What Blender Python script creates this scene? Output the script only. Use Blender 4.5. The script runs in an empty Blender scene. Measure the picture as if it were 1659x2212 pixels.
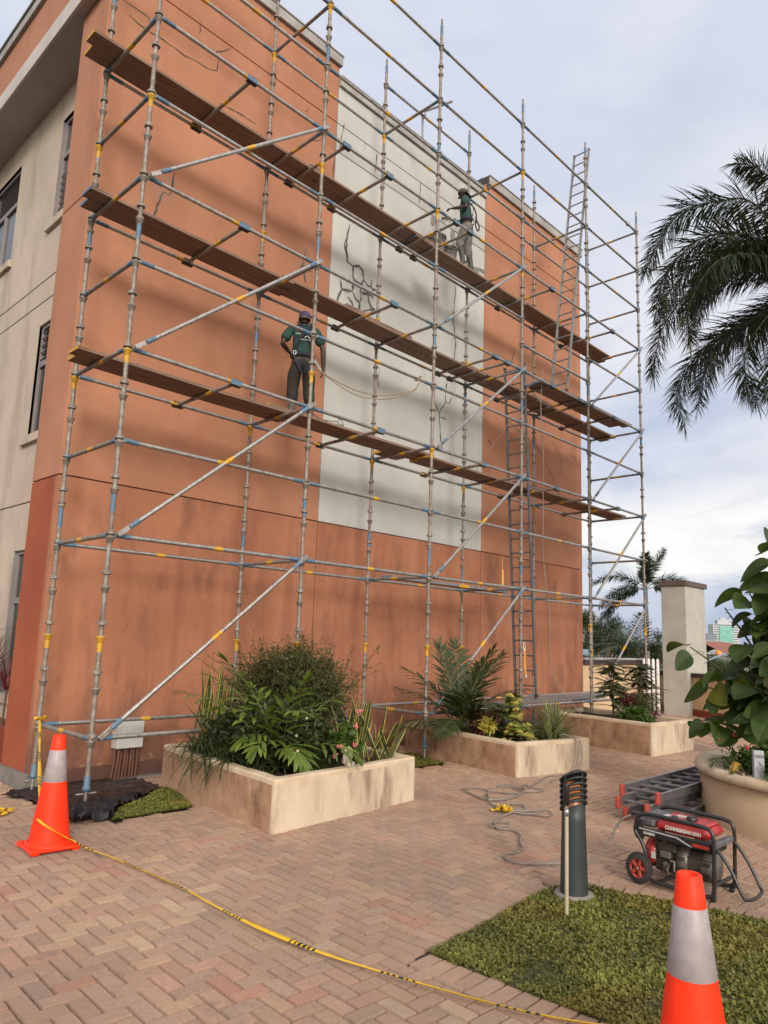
import bpy, bmesh, math, random
from mathutils import Vector as V, Matrix, noise as mnoise
R_ = math.radians
# ------------------------------------------------------------------ camera, world, sun, exposure
S = bpy.context.scene
COL = S.collection
cd = bpy.data.cameras.new('camera'); cam = bpy.data.objects.new('camera', cd); COL.objects.link(cam); S.camera = cam
yaw, pit, rol = 0.800544545, 0.157152022, 0.0341682117
fwd = V((math.sin(yaw)*math.cos(pit), math.cos(yaw)*math.cos(pit), math.sin(pit)))
rt = V((math.cos(yaw), -math.sin(yaw), 0)); up = rt.cross(fwd)
r2 = rt*math.cos(rol) + up*math.sin(rol); u2 = -rt*math.sin(rol) + up*math.cos(rol)
cam.matrix_world = Matrix(((r2.x, u2.x, -fwd.x, -3.28971), (r2.y, u2.y, -fwd.y, -7.05098), (r2.z, u2.z, -fwd.z, 1.68729), (0, 0, 0, 1)))
cd.sensor_fit = 'VERTICAL'; cd.sensor_height = 36.0
cd.lens = 36.0*1562.169/2212.0; cd.shift_y = 27.6/2212.0
cd.clip_start = 0.05; cd.clip_end = 4000
S.render.resolution_x = 768; S.render.resolution_y = 1024
S.view_settings.view_transform = 'Standard'; S.view_settings.look = 'None'; S.view_settings.gamma = 1
S.view_settings.exposure = 0.74

def nd(nt, t, **k):
    n = nt.nodes.new(t)
    for a, b in k.items():
        if a == 'inp':
            for i, v in b.items(): n.inputs[i].default_value = v
        else: setattr(n, a, b)
    return n
def ramp(nt, fac, stops, interp='LINEAR'):
    n = nt.nodes.new('ShaderNodeValToRGB'); n.color_ramp.interpolation = interp
    el = n.color_ramp.elements
    while len(el) < len(stops): el.new(0.5)
    for e, (p, c) in zip(el, stops): e.position = p; e.color = (*c, 1) if len(c) == 3 else c
    nt.links.new(fac, n.inputs[0]); return n.outputs[0]
def mixc(nt, f, a, b, bt='MIX'):
    n = nt.nodes.new('ShaderNodeMix'); n.data_type = 'RGBA'; n.blend_type = bt
    for s, v in ((0, f), (6, a), (7, b)):
        if hasattr(v, 'links'): nt.links.new(v, n.inputs[s])
        else: n.inputs[s].default_value = v if s == 0 else ((*v, 1) if len(v) == 3 else v)
    return n.outputs[2]
def mth(nt, op, a, b=None, cl=False):
    n = nt.nodes.new('ShaderNodeMath'); n.operation = op; n.use_clamp = cl
    for s, v in ((0, a), (1, b)):
        if v is None: continue
        if hasattr(v, 'links'): nt.links.new(v, n.inputs[s])
        else: n.inputs[s].default_value = v
    return n.outputs[0]

w = bpy.data.worlds.new('World'); S.world = w; w.use_nodes = True
nt = w.node_tree; nt.nodes.clear()
SUN_DIR = V((0.62, 1.0, -0.47)).normalized()
sky = nd(nt, 'ShaderNodeTexSky', sky_type='NISHITA', sun_disc=False, sun_elevation=math.asin(-SUN_DIR.z), sun_rotation=math.atan2(-SUN_DIR.x, -SUN_DIR.y))
tc = nd(nt, 'ShaderNodeTexCoord'); sp = nd(nt, 'ShaderNodeSeparateXYZ'); nt.links.new(tc.outputs['Generated'], sp.inputs[0])
z = sp.outputs[2]
base = ramp(nt, z, [(0.0, (.33, .40, .58)), (0.10, (.28, .355, .57)), (0.2, (.36, .43, .61)), (0.42, (.53, .58, .71)), (1.0, (.59, .65, .79))])
def cloudnoise(scale, zs, det, dist, off=(0, 0, 0)):
    mp = nd(nt, 'ShaderNodeMapping'); mp.inputs['Scale'].default_value = (1, 1, zs); mp.inputs['Location'].default_value = off
    nt.links.new(tc.outputs['Generated'], mp.inputs[0])
    n = nd(nt, 'ShaderNodeTexNoise', inp={'Scale': scale, 'Detail': det, 'Roughness': .55, 'Distortion': dist}); nt.links.new(mp.outputs[0], n.inputs[0]); return n.outputs[0]
n1 = cloudnoise(2.2, 2.2, 6, .25); f1 = ramp(nt, n1, [(0.41, (0, 0, 0)), (0.59, (1, 1, 1))])
c1 = mixc(nt, mth(nt, 'MULTIPLY', f1, .8), base, (.70, .72, .79))
n3 = cloudnoise(4.5, 3.0, 5, .4, (3, 1, 2)); f3 = ramp(nt, n3, [(0.5, (0, 0, 0)), (0.72, (1, 1, 1))])
c1 = mixc(nt, mth(nt, 'MULTIPLY', f3, .5), c1, (.45, .495, .61))
# low cumulus band, white tops, grey-blue bases
n2 = cloudnoise(4.2, 3.2, 10, .45, (.35, .2, .1))
v2 = nd(nt, 'ShaderNodeVectorMath', operation='DOT_PRODUCT'); v2.inputs[1].default_value = tuple(V((.935, .31, .16)).normalized()); nt.links.new(tc.outputs['Generated'], v2.inputs[0])
n2 = mth(nt, 'ADD', n2, mth(nt, 'MULTIPLY', ramp(nt, v2.outputs['Value'], [(.93, (0, 0, 0)), (.998, (1, 1, 1))]), .075))
band = ramp(nt, mth(nt, 'ADD', z, mth(nt, 'MULTIPLY', mth(nt, 'SUBTRACT', n2, .5), .16)), [(0.085, (0, 0, 0)), (0.125, (1, 1, 1)), (0.20, (1, 1, 1)), (0.255, (0, 0, 0))])
f2 = mth(nt, 'MULTIPLY', ramp(nt, n2, [(0.36, (0, 0, 0)), (0.47, (1, 1, 1))]), band)
cum = ramp(nt, n2, [(0.42, (.40, .46, .58)), (0.52, (.47, .52, .62)), (0.60, (.60, .63, .69)), (0.655, (.78, .785, .80)), (0.74, (.84, .84, .84))])
c2 = mixc(nt, mth(nt, 'MULTIPLY', f2, .9), c1, cum)
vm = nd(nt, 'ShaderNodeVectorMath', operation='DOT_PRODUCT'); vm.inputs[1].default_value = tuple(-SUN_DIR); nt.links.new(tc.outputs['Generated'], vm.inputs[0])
glow = ramp(nt, vm.outputs['Value'], [(0.30, (0, 0, 0)), (0.75, (.55, .55, .55)), (1.0, (1, 1, 1))])   # warm glow added around the sun direction, behind the camera, to warm the light
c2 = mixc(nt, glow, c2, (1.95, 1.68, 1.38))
sc = mixc(nt, 1.0, c2, (6.3, 6.1, 5.85), 'MULTIPLY')
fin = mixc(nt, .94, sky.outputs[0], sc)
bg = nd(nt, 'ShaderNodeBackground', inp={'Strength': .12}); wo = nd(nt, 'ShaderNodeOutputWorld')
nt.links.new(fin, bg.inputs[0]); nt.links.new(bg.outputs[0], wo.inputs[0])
ld = bpy.data.lights.new('sun', 'SUN'); ld.energy = 1.4; ld.angle = R_(16); ld.color = (1, .93, .84)
so = bpy.data.objects.new('sun', ld); COL.objects.link(so); so.rotation_euler = SUN_DIR.to_track_quat('-Z', 'Y').to_euler(); so.location = (-6, -12, 12)

# ------------------------------------------------------------------ materials
MT = {}; ATTR = set()
def mat(name, c1, c2=None, scale=6.0, rough=.8, metal=0.0, bump=0.0, bscale=60, stretch=(1, 1, 1), spots=None, detail=5, attr=None, transl=0.0, lo=.35, hi=.65, spec=.5, coat=0):
    m = bpy.data.materials.new(name); m.use_nodes = True; t = m.node_tree; b = t.nodes['Principled BSDF']
    b.inputs['Roughness'].default_value = rough; b.inputs['Metallic'].default_value = metal; b.inputs['Specular IOR Level'].default_value = spec
    b.inputs['Coat Weight'].default_value = coat
    tcn = nd(t, 'ShaderNodeTexCoord'); mp = nd(t, 'ShaderNodeMapping'); mp.inputs['Scale'].default_value = stretch; t.links.new(tcn.outputs['Object'], mp.inputs[0])
    c = None
    if c2 is None: c2 = tuple(x*.8 for x in c1)
    n = nd(t, 'ShaderNodeTexNoise', inp={'Scale': scale, 'Detail': detail, 'Roughness': .6}); t.links.new(mp.outputs[0], n.inputs[0])
    c = ramp(t, n.outputs[0], [(lo, c2), (hi, c1)])
    if attr:
        a = nd(t, 'ShaderNodeAttribute', attribute_name=attr); c = mixc(t, 1.0, c, a.outputs[0], 'MULTIPLY')
    for (col, sscale, l, h, st, amt) in (spots or []):
        mp2 = nd(t, 'ShaderNodeMapping'); mp2.inputs['Scale'].default_value = st; mp2.inputs['Location'].default_value = (sscale, 2.3, sscale*.7); t.links.new(tcn.outputs['Object'], mp2.inputs[0])
        n2 = nd(t, 'ShaderNodeTexNoise', inp={'Scale': sscale, 'Detail': 7, 'Roughness': .62}); t.links.new(mp2.outputs[0], n2.inputs[0])
        f = ramp(t, n2.outputs[0], [(l, (0, 0, 0)), (h, (1, 1, 1))]); c = mixc(t, mth(t, 'MULTIPLY', f, amt), c, col)
    t.links.new(c, b.inputs['Base Color'])
    if bump:
        nb = nd(t, 'ShaderNodeTexNoise', inp={'Scale': bscale, 'Detail': 6}); t.links.new(mp.outputs[0], nb.inputs[0])
        bp = nd(t, 'ShaderNodeBump', inp={'Strength': bump, 'Distance': .01}); t.links.new(nb.outputs[0], bp.inputs['Height']); t.links.new(bp.outputs[0], b.inputs['Normal'])
    if transl:
        tr = nd(t, 'ShaderNodeBsdfTranslucent'); t.links.new(mixc(t, 1.0, c, (1.6, 1.7, .7), 'MULTIPLY'), tr.inputs[0]); mx = nd(t, 'ShaderNodeMixShader', inp={0: transl}); o = t.nodes['Material Output']
        t.links.new(b.outputs[0], mx.inputs[1]); t.links.new(tr.outputs[0], mx.inputs[2]); t.links.new(mx.outputs[0], o.inputs[0])
    MT[name] = m
    if attr: ATTR.add(name)
    return m
def heightmask(name, zlo, zhi, col, amt, sscale=3, st=(1, 1, .35)):
    """ground splash and damp staining: more of it low on the wall, broken up by noise"""
    m = MT[name]; t = m.node_tree; b = t.nodes['Principled BSDF']; src = b.inputs['Base Color'].links[0].from_socket
    tcn = nd(t, 'ShaderNodeTexCoord'); s = nd(t, 'ShaderNodeSeparateXYZ'); t.links.new(tcn.outputs['Object'], s.inputs[0])
    mr = nd(t, 'ShaderNodeMapRange', inp={1: zlo, 2: zhi, 3: 1.0, 4: 0.0}); t.links.new(s.outputs[2], mr.inputs[0])
    mp = nd(t, 'ShaderNodeMapping'); mp.inputs['Scale'].default_value = st; t.links.new(tcn.outputs['Object'], mp.inputs[0])
    n = nd(t, 'ShaderNodeTexNoise', inp={'Scale': sscale, 'Detail': 8, 'Roughness': .65}); t.links.new(mp.outputs[0], n.inputs[0])
    f = ramp(t, mth(t, 'ADD', n.outputs[0], mth(t, 'MULTIPLY', mr.outputs[0], .3)), [(0.68 if sscale > 5 else 0.52, (0, 0, 0)), (0.88 if sscale > 5 else 0.8, (1, 1, 1))])
    t.links.new(mixc(t, mth(t, 'MULTIPLY', f, amt), src, col), b.inputs['Base Color'])
def smudge(name, centre, rad, col, amt, sscale=5):
    """soot-like smear with its own place and shape on the wall"""
    m = MT[name]; t = m.node_tree; b = t.nodes['Principled BSDF']; src = b.inputs['Base Color'].links[0].from_socket
    tcn = nd(t, 'ShaderNodeTexCoord'); d = nd(t, 'ShaderNodeVectorMath', operation='DISTANCE'); d.inputs[1].default_value = centre; t.links.new(tcn.outputs['Object'], d.inputs[0])
    n = nd(t, 'ShaderNodeTexNoise', inp={'Scale': sscale, 'Detail': 8, 'Roughness': .65}); t.links.new(tcn.outputs['Object'], n.inputs[0])
    f = ramp(t, mth(t, 'ADD', mth(t, 'MULTIPLY', d.outputs['Value'], -1/rad), mth(t, 'MULTIPLY', n.outputs[0], 1.3)), [(0.0, (0, 0, 0)), (0.55, (1, 1, 1))])
    t.links.new(mixc(t, mth(t, 'MULTIPLY', f, amt), src, col), b.inputs['Base Color'])
OR1, OR2 = (.42, .195, .115), (.35, .158, .092)
mat('terracotta_render', OR1, OR2, .8, .9, bump=.25, bscale=90, spots=[((.33, .125, .075), 2.2, .5, .75, (1, 1, .16), .5), ((.52, .26, .17), 1.3, .5, .8, (1, 1, .6), .4)])
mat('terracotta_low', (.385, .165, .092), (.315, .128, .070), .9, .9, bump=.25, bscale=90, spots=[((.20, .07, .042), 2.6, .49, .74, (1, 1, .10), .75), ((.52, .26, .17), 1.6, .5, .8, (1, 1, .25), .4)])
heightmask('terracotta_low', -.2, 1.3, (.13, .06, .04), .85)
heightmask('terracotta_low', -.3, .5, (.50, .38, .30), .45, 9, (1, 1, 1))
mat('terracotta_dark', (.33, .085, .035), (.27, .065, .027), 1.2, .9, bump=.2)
mat('grey_render', (.50, .51, .495), (.44, .45, .44), .7, .9, bump=.2, bscale=90, spots=[((.26, .26, .25), 1.6, .55, .8, (1, 1, .3), .5), ((.50, .50, .47), 2.0, .6, .8, (1, 1, 1), .4)])
smudge('grey_render', (5.15, 1.9, 7.85), .75, (.20, .20, .19), .6)
smudge('grey_render', (7.3, 1.9, 10.1), .5, (.27, .27, .26), .5)
smudge('grey_render', (7.8, 1.9, 8.3), .35, (.25, .25, .24), .4)
smudge('terracotta_render', (3.8, 1.9, 7.85), .4, (.26, .17, .13), .6)
smudge('terracotta_render', (1.2, 1.9, 7.9), .4, (.30, .19, .14), .6)
smudge('terracotta_render', (11.9, 1.9, 8.1), .6, (.33, .25, .20), .5)
mat('cream_render', (.50, .43, .355), (.42, .355, .29), .9, .9, bump=.2, bscale=90, spots=[((.20, .15, .11), 2.0, .52, .78, (1, 1, .22), .7)])
mat('groove', (.06, .035, .03), rough=.95)
mat('coping', (.38, .38, .38), (.27, .26, .26), 2.5, .8, spots=[((.13, .12, .12), 5, .55, .75, (1, 1, .5), .6)])
mat('coping_dark', (.06, .045, .055), rough=.9)
mat('white_fascia', (.52, .49, .48), (.42, .39, .385), 1.5, .85)
mat('soffit', (.40, .365, .36), (.35, .32, .315), 1.0, .9)
mat('crack', (.11, .085, .075), (.055, .045, .04), 20, .95)
mat('crack_grey', (.13, .13, .12), (.06, .06, .055), 14, .95)
mat('patch', (.24, .24, .23), (.17, .17, .16), 18, .95, bump=.4)
mat('halo', (.30, .285, .26), (.38, .37, .34), 9, .95)
mat('kerb_grey', (.22, .205, .185), (.15, .14, .125), 8, .9, bump=.3)
mat('kerb_red', (.13, .055, .04), (.09, .045, .035), 8, .9, bump=.3)
mat('glass', (.012, .014, .018), (.02, .022, .026), 1, .08, spec=.8)
mat('window_frame', (.27, .25, .25), (.22, .205, .205), 4, .5, .3)
mat('bars', (.25, .22, .21), rough=.6)
mat('galv', (.50, .49, .47), (.33, .315, .30), 22, .34, .75, bump=.15, spots=[((.15, .105, .08), 14, .55, .72, (1, 1, .5), .6)])
mat('galv_old', (.29, .265, .24), (.17, .14, .12), 18, .6, .35, bump=.35, bscale=120, spots=[((.42, .40, .37), 26, .56, .7, (1, 1, .6), .7), ((.12, .07, .045), 9, .56, .72, (1, 1, .4), .55)])
mat('band_yellow', (.60, .34, .02), (.42, .23, .03), 25, .6)
mat('band_blue', (.09, .19, .30), (.08, .13, .19), 25, .6, spots=[((.25, .24, .23), 30, .58, .7, (1, 1, 1), .6)])
mat('plank', (.26, .175, .13), (.15, .095, .07), 5, .85, bump=.3, stretch=(.35, 8, 8), spots=[((.30, .20, .14), 7, .58, .78, (.4, 4, 4), .5)])
mat('plank_edge', (.32, .22, .15), (.2, .13, .09), 8, .85, stretch=(.5, 6, 6))
mat('alu', (.34, .34, .345), (.24, .24, .245), 12, .45, .6)
mat('alu_dark', (.16, .16, .175), (.11, .11, .12), 12, .5, .4)
mat('soil', (.05, .035, .025), (.025, .018, .013), 20, .95, bump=1.0, bscale=40)
mat('planter', (.60, .51, .39), (.50, .42, .31), 2.5, .9, bump=.35, bscale=70, spots=[((.36, .27, .20), 1.8, .44, .66, (1, 1, .4), .75), ((.16, .10, .07), 5, .53, .70, (1, 1, .25), .75)])
mat('planter_dirty', (.42, .27, .17), (.28, .16, .095), 3.5, .9, bump=.35, bscale=70, spots=[((.56, .40, .25), 2.4, .52, .70, (1, 1, .7), .7), ((.10, .05, .03), 5, .50, .70, (1, 1, .5), .75)])
mat('planter_clean', (.50, .37, .24), (.44, .32, .20), 2.5, .9, bump=.3, bscale=70, spots=[((.22, .14, .09), 4, .6, .8, (1, 1, .4), .5)])
mat('planter_rim', (.60, .50, .37), (.48, .37, .25), 5, .85, bump=.3, spots=[((.22, .15, .10), 8, .58, .76, (1, 1, 1), .5)])
mat('paver', (1.0, 1.0, 1.0), (.80, .78, .76), 70, .85, bump=.8, bscale=350, attr='col', spots=[((.24, .185, .15), .8, .45, .7, (1, 1, 1), .45), ((.15, .11, .09), 9, .58, .75, (1, 1, 1), .5), ((.75, .68, .60), 420, .66, .72, (1, 1, 1), .7)])
mat('sand', (.10, .07, .052), (.065, .045, .035), 30, .95)
mat('terrain', (.09, .10, .05), (.05, .07, .03), 2, .95)
mat('lawn_base', (.085, .085, .028), (.04, .038, .015), 12, .95, bump=.8, bscale=60)
mat('grass', (.165, .175, .042), (.095, .10, .025), 2.2, .7, attr='col', transl=.2)
mat('cone_orange', (.93, .04, .008), (.85, .033, .006), 5, .5, spec=.25, spots=[((.25, .05, .03), 18, .60, .74, (1, 1, .5), .6), ((.5, .12, .08), 60, .64, .72, (1, 1, 1), .5)])
mat('cone_white', (.34, .31, .33), (.28, .255, .27), 20, .45, spots=[((.16, .13, .12), 14, .56, .72, (1, 1, .3), .6)])
mat('plastic_black', (.022, .022, .026), (.014, .014, .016), 9, .38, bump=.5, bscale=25, spec=.35)
mat('tape_yellow', (.72, .46, .02), (.6, .36, .02), 30, .45)
mat('tape_black', (.025, .022, .02), rough=.5)
mat('black_paint', (.012, .012, .014), (.02, .02, .022), 15, .35, spec=.6)
mat('dark_metal', (.05, .048, .046), (.03, .028, .027), 12, .5, .5)
mat('bollard_green', (.028, .038, .04), (.022, .03, .032), 6, .5)
mat('lamp_lens', (.40, .17, .06), (.30, .12, .05), 8, .3)
mat('red_paint', (.42, .025, .02), (.30, .018, .016), 8, .3, spec=.6)
mat('red_plastic', (.38, .055, .035), (.28, .04, .03), 20, .55)
mat('rubber', (.02, .019, .018), (.035, .03, .026), 30, .85)
mat('engine_grey', (.17, .155, .135), (.10, .09, .08), 14, .5, .4)
mat('engine_dark', (.035, .03, .027), (.06, .045, .035), 14, .55, .2)
mat('sticker', (.55, .53, .50), rough=.5)
mat('stripe', (.42, .42, .43), rough=.4)
mat('conduit', (.14, .055, .035), (.10, .045, .03), 10, .7)
mat('box_white', (.50, .51, .50), (.42, .43, .42), 6, .5)
mat('cable', (.24, .22, .195), (.18, .16, .14), 20, .7)
mat('rope', (.33, .27, .20), (.20, .15, .11), 60, .9)
mat('pole', (.45, .37, .27), (.36, .29, .21), 10, .6)
mat('chrome', (.5, .5, .5), (.4, .4, .4), 5, .25, .8)
mat('skin', (.055, .03, .02), (.04, .022, .015), 10, .5)
mat('skin_light', (.055, .03, .02), rough=.5)
mat('shirt', (.020, .066, .060), (.012, .042, .040), 9, .85, bump=.3, bscale=30)
mat('trouser_dark', (.018, .016, .016), (.030, .026, .024), 9, .9, bump=.4, bscale=22)
mat('trouser_grey', (.17, .165, .155), (.10, .10, .095), 7, .9, bump=.4, bscale=22)
mat('boot', (.03, .035, .035), (.05, .055, .055), 12, .6)
mat('boot_dusty', (.10, .09, .08), (.06, .055, .05), 16, .8)
mat('cap_purple', (.10, .08, .19), (.06, .05, .12), 12, .8)
mat('cap_brown', (.075, .065, .055), (.05, .042, .036), 12, .8)
mat('webbing', (.015, .018, .045), rough=.8)
mat('webbing_black', (.015, .015, .016), rough=.8)
mat('leaf_dark', (.042, .062, .02), (.022, .036, .012), 8, .55, transl=.18, attr='col')
mat('leaf_mid', (.075, .135, .028), (.04, .08, .018), 8, .45, transl=.22, attr='col')
mat('leaf_bright', (.15, .21, .045), (.08, .13, .028), 7, .4, transl=.28, attr='col')
mat('leaf_palm', (.05, .07, .042), (.03, .045, .03), 8, .5, transl=.12, attr='col')
mat('leaf_fine', (.085, .10, .035), (.045, .06, .02), 10, .6, transl=.2, attr='col')
mat('leaf_big', (.07, .125, .028), (.04, .075, .018), 5, .5, transl=.4, attr='col')
mat('leaf_yellow', (.52, .43, .09), (.34, .32, .06), 14, .5, transl=.25, attr='col')
mat('leaf_red', (.20, .035, .045), (.09, .02, .028), 8, .45, transl=.2, attr='col')
mat('leaf_cream', (.48, .43, .22), (.36, .34, .16), 12, .5, transl=.25, attr='col')
mat('leaf_far', (.05, .075, .03), (.03, .05, .022), 3, .8, transl=.1, attr='col')
mat('stem', (.13, .09, .05), (.08, .055, .03), 20, .9)
mat('stem_green', (.10, .12, .04), (.07, .08, .03), 20, .7)
mat('flower_pink', (.55, .19, .18), (.45, .12, .12), 20, .6)
mat('flower_red', (.5, .05, .06), rough=.6)
mat('flower_white', (.6, .55, .4), rough=.6)
mat('stone_white', (.62, .58, .52), (.45, .41, .36), 14, .9, bump=.5, bscale=20)
mat('wall_cream2', (.62, .47, .29), (.54, .40, .25), 1.5, .9, bump=.2)
mat('pillar_light', (.42, .415, .38), (.35, .345, .315), 2, .9, bump=.3)
mat('coping_brown', (.12, .085, .075), (.09, .065, .06), 5, .85)
mat('skirting_red', (.22, .05, .03), (.17, .04, .025), 4, .9)
mat('picket', (.80, .80, .82), (.70, .70, .72), 8, .5)
mat('tower_grey', (.45, .47, .50), (.38, .40, .43), .2, .8)
mat('tower_white', (.62, .64, .64), rough=.7)
mat('tower_glass', (.13, .36, .32), (.20, .45, .40), .3, .25)
mat('tower_win', (.16, .19, .23), rough=.4)
mat('roof_blue', (.30, .42, .50), (.24, .34, .42), 2, .5, .2)
mat('roof_rust', (.28, .10, .07), (.20, .08, .06), 3, .8)
mat('spire', (.75, .30, .04), rough=.7)
mat('can_grey', (.36, .40, .43), (.30, .33, .36), 8, .5)
mat('ink', (.06, .08, .12), rough=.6)
mat('brush_yellow', (.55, .34, .06), (.45, .26, .05), 14, .8)
mat('bucket_black', (.05, .05, .052), (.22, .21, .20), 30, .7, lo=.5, hi=.42)
mat('bottle_clear', (.62, .55, .50), rough=.25)
mat('tag_orange', (.75, .33, .05), rough=.6)
mat('lettering_grey', (.40, .40, .38), rough=.5)
mat('moss_trunk', (.20, .18, .15), (.13, .115, .095), 9, .9)

# ------------------------------------------------------------------ mesh builder
class MB:
    def __init__(s): s.v = []; s.f = []; s.m = []; s.c = []; s.sm = []; s.cm = 0; s.cc = 1.0; s.smooth = False
    def add(s, vs, fs):
        o = len(s.v); s.v += [tuple(p) for p in vs]
        for f in fs: s.f.append([o+i for i in f]); s.m.append(s.cm); s.c.append(s.cc); s.sm.append(s.smooth)
    def box(s, a, b, M=None):
        x0, y0, z0 = a; x1, y1, z1 = b
        p = [V(q) for q in ((x0, y0, z0), (x1, y0, z0), (x1, y1, z0), (x0, y1, z0), (x0, y0, z1), (x1, y0, z1), (x1, y1, z1), (x0, y1, z1))]
        if M: p = [M @ q for q in p]
        s.add(p, [(0, 3, 2, 1), (4, 5, 6, 7), (0, 1, 5, 4), (1, 2, 6, 5), (2, 3, 7, 6), (3, 0, 4, 7)])
    def cbox(s, a, b, ch=.008, M=None):
        """box with chamfered edges"""
        a = V(a); b = V(b); c = (a+b)/2; h = (b-a)/2; ch = min(ch, h.x*.9, h.y*.9, h.z*.9); vs = []; idx = {}
        for ax in range(3):
            for sx in (-1, 1):
                for sy in (-1, 1):
                    for sz in (-1, 1):
                        sg = (sx, sy, sz); q = V([c[i]+sg[i]*(h[i]-(0 if i == ax else ch)) for i in range(3)])
                        idx[(ax, sg)] = len(vs); vs.append(M @ q if M else q)
        fs = []
        for ax in range(3):
            o = [i for i in range(3) if i != ax]
            for sg in (-1, 1):
                q = []
                for (p, r) in ((-1, -1), (1, -1), (1, 1), (-1, 1)):
                    t = [0, 0, 0]; t[ax] = sg; t[o[0]] = p; t[o[1]] = r; q.append(idx[(ax, tuple(t))])
                fs.append(q)
            for p in (-1, 1):
                for r in (-1, 1):
                    t1 = [0, 0, 0]; t1[o[0]] = p; t1[o[1]] = r; t2 = list(t1); t1[ax] = -1; t2[ax] = 1
                    fs.append([idx[(o[0], tuple(t1))], idx[(o[0], tuple(t2))], idx[(o[1], tuple(t2))], idx[(o[1], tuple(t1))]])
        for sx in (-1, 1):
            for sy in (-1, 1):
                for sz in (-1, 1): fs.append([idx[(a_, (sx, sy, sz))] for a_ in range(3)])
        s.add(vs, fs)
    def tube(s, pts, r, n=8, cap=True):
        pts = [V(p) for p in pts]; k = len(pts); rs = r if isinstance(r, (list, tuple)) else [r]*k
        sm = s.smooth; s.smooth = True; vs = []; prev = None
        for i, p in enumerate(pts):
            d = (pts[min(i+1, k-1)]-pts[max(i-1, 0)])
            if d.length < 1e-9: d = V((0, 0, 1))
            d.normalize()
            if prev is None: a = d.orthogonal().normalized()
            else:
                a = prev - d*prev.dot(d)
                a = a.normalized() if a.length > 1e-6 else d.orthogonal().normalized()
            prev = a; b = d.cross(a)
            for j in range(n):
                t = 2*math.pi*j/n; vs.append(p + (a*math.cos(t)+b*math.sin(t))*rs[i])
        fs = [(i*n+j, i*n+(j+1) % n, (i+1)*n+(j+1) % n, (i+1)*n+j) for i in range(k-1) for j in range(n)]
        s.add(vs, fs); s.smooth = False
        if cap: o = len(s.v)-len(vs); s.add(vs[:n], [tuple(range(n))[::-1]]); s.add(vs[-n:], [tuple(range(n))])
        s.smooth = sm
    def lathe(s, prof, n=24, M=None, smooth=True):
        sm = s.smooth; s.smooth = smooth; vs = []
        for (r, zz) in prof:
            for j in range(n):
                t = 2*math.pi*j/n; q = V((r*math.cos(t), r*math.sin(t), zz)); vs.append(M @ q if M else q)
        s.add(vs, [(i*n+j, i*n+(j+1) % n, (i+1)*n+(j+1) % n, (i+1)*n+j) for i in range(len(prof)-1) for j in range(n)]); s.smooth = sm
    def blob(s, c, r, n=10, M=None, jit=0, seed=0):
        c = V(c); r = V(r) if hasattr(r, '__len__') else V((r, r, r)); m = max(5, n//2+1); vs = []; rnd = random.Random(seed)
        for i in range(m+1):
            ph = math.pi*i/m
            for j in range(n):
                t = 2*math.pi*j/n; q = V((math.sin(ph)*math.cos(t)*r.x, math.sin(ph)*math.sin(t)*r.y, math.cos(ph)*r.z))
                if jit: q = q*(1+jit*mnoise.noise(q*3.1/max(r)+V((seed, 0, 0))))
                vs.append(c+(M @ q if M else q))
        sm = s.smooth; s.smooth = True; s.add(vs, [(i*n+j, (i+1)*n+j, (i+1)*n+(j+1) % n, i*n+(j+1) % n) for i in range(m) for j in range(n)]); s.smooth = sm
    def leaf(s, p, d, nrm, L, W, droop=.2, seg=3, shape='lance', fold=0.0):
        """one leaf: ribbon along d, drooping, tapered"""
        p = V(p); d = V(d).normalized(); side = d.cross(V(nrm))
        if side.length < 1e-4: side = d.orthogonal()
        side.normalize(); vs = []; q = p.copy(); dd = d.copy()
        for i in range(seg+1):
            t = i/seg
            if shape == 'lance': wv = W*math.sin(math.pi*min(1, .12+.88*t))**.8 if t < 1 else 0
            elif shape == 'strap': wv = W*(1 if t < .55 else max(0.0, 1-(t-.55)/.45)**.7)
            elif shape == 'heart': wv = W*max(0, math.sin(math.pi*(.02+.98*t)**.66))**.7
            elif shape == 'round': wv = W*(max(0, math.sin(math.pi*(.05+.95*t)))**.55 if t < 1 else .02)
            elif shape == 'fish': wv = W*(.25+.75*t)
            else: wv = W*(1-t)
            wv = max(wv, W*.04)
            upn = side.cross(dd)
            if fold: vs += [q-side*wv*.5+upn*wv*fold, q, q+side*wv*.5+upn*wv*fold]
            else: vs += [q-side*wv*.5, q+side*wv*.5]
            dd = (dd+V((0, 0, -droop/seg))).normalized(); q = q+dd*(L/seg)
        if fold: fs = [x for i in range(seg) for x in ((3*i, 3*i+1, 3*i+4, 3*i+3), (3*i+1, 3*i+2, 3*i+5, 3*i+4))]
        else: fs = [(2*i, 2*i+1, 2*i+3, 2*i+2) for i in range(seg)]
        s.add(vs, fs)
    def ribbon(s, pts, wid, nrm):
        pts = [V(p) for p in pts]; n = V(nrm); vs = []; k = len(pts); ws = wid if isinstance(wid, (list, tuple)) else [wid]*k
        for i, p in enumerate(pts):
            d = (pts[min(i+1, k-1)]-pts[max(i-1, 0)]).normalized(); sd = d.cross(n).normalized(); vs += [p-sd*ws[i]/2, p+sd*ws[i]/2]
        s.add(vs, [(2*i, 2*i+1, 2*i+3, 2*i+2) for i in range(k-1)])
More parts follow.
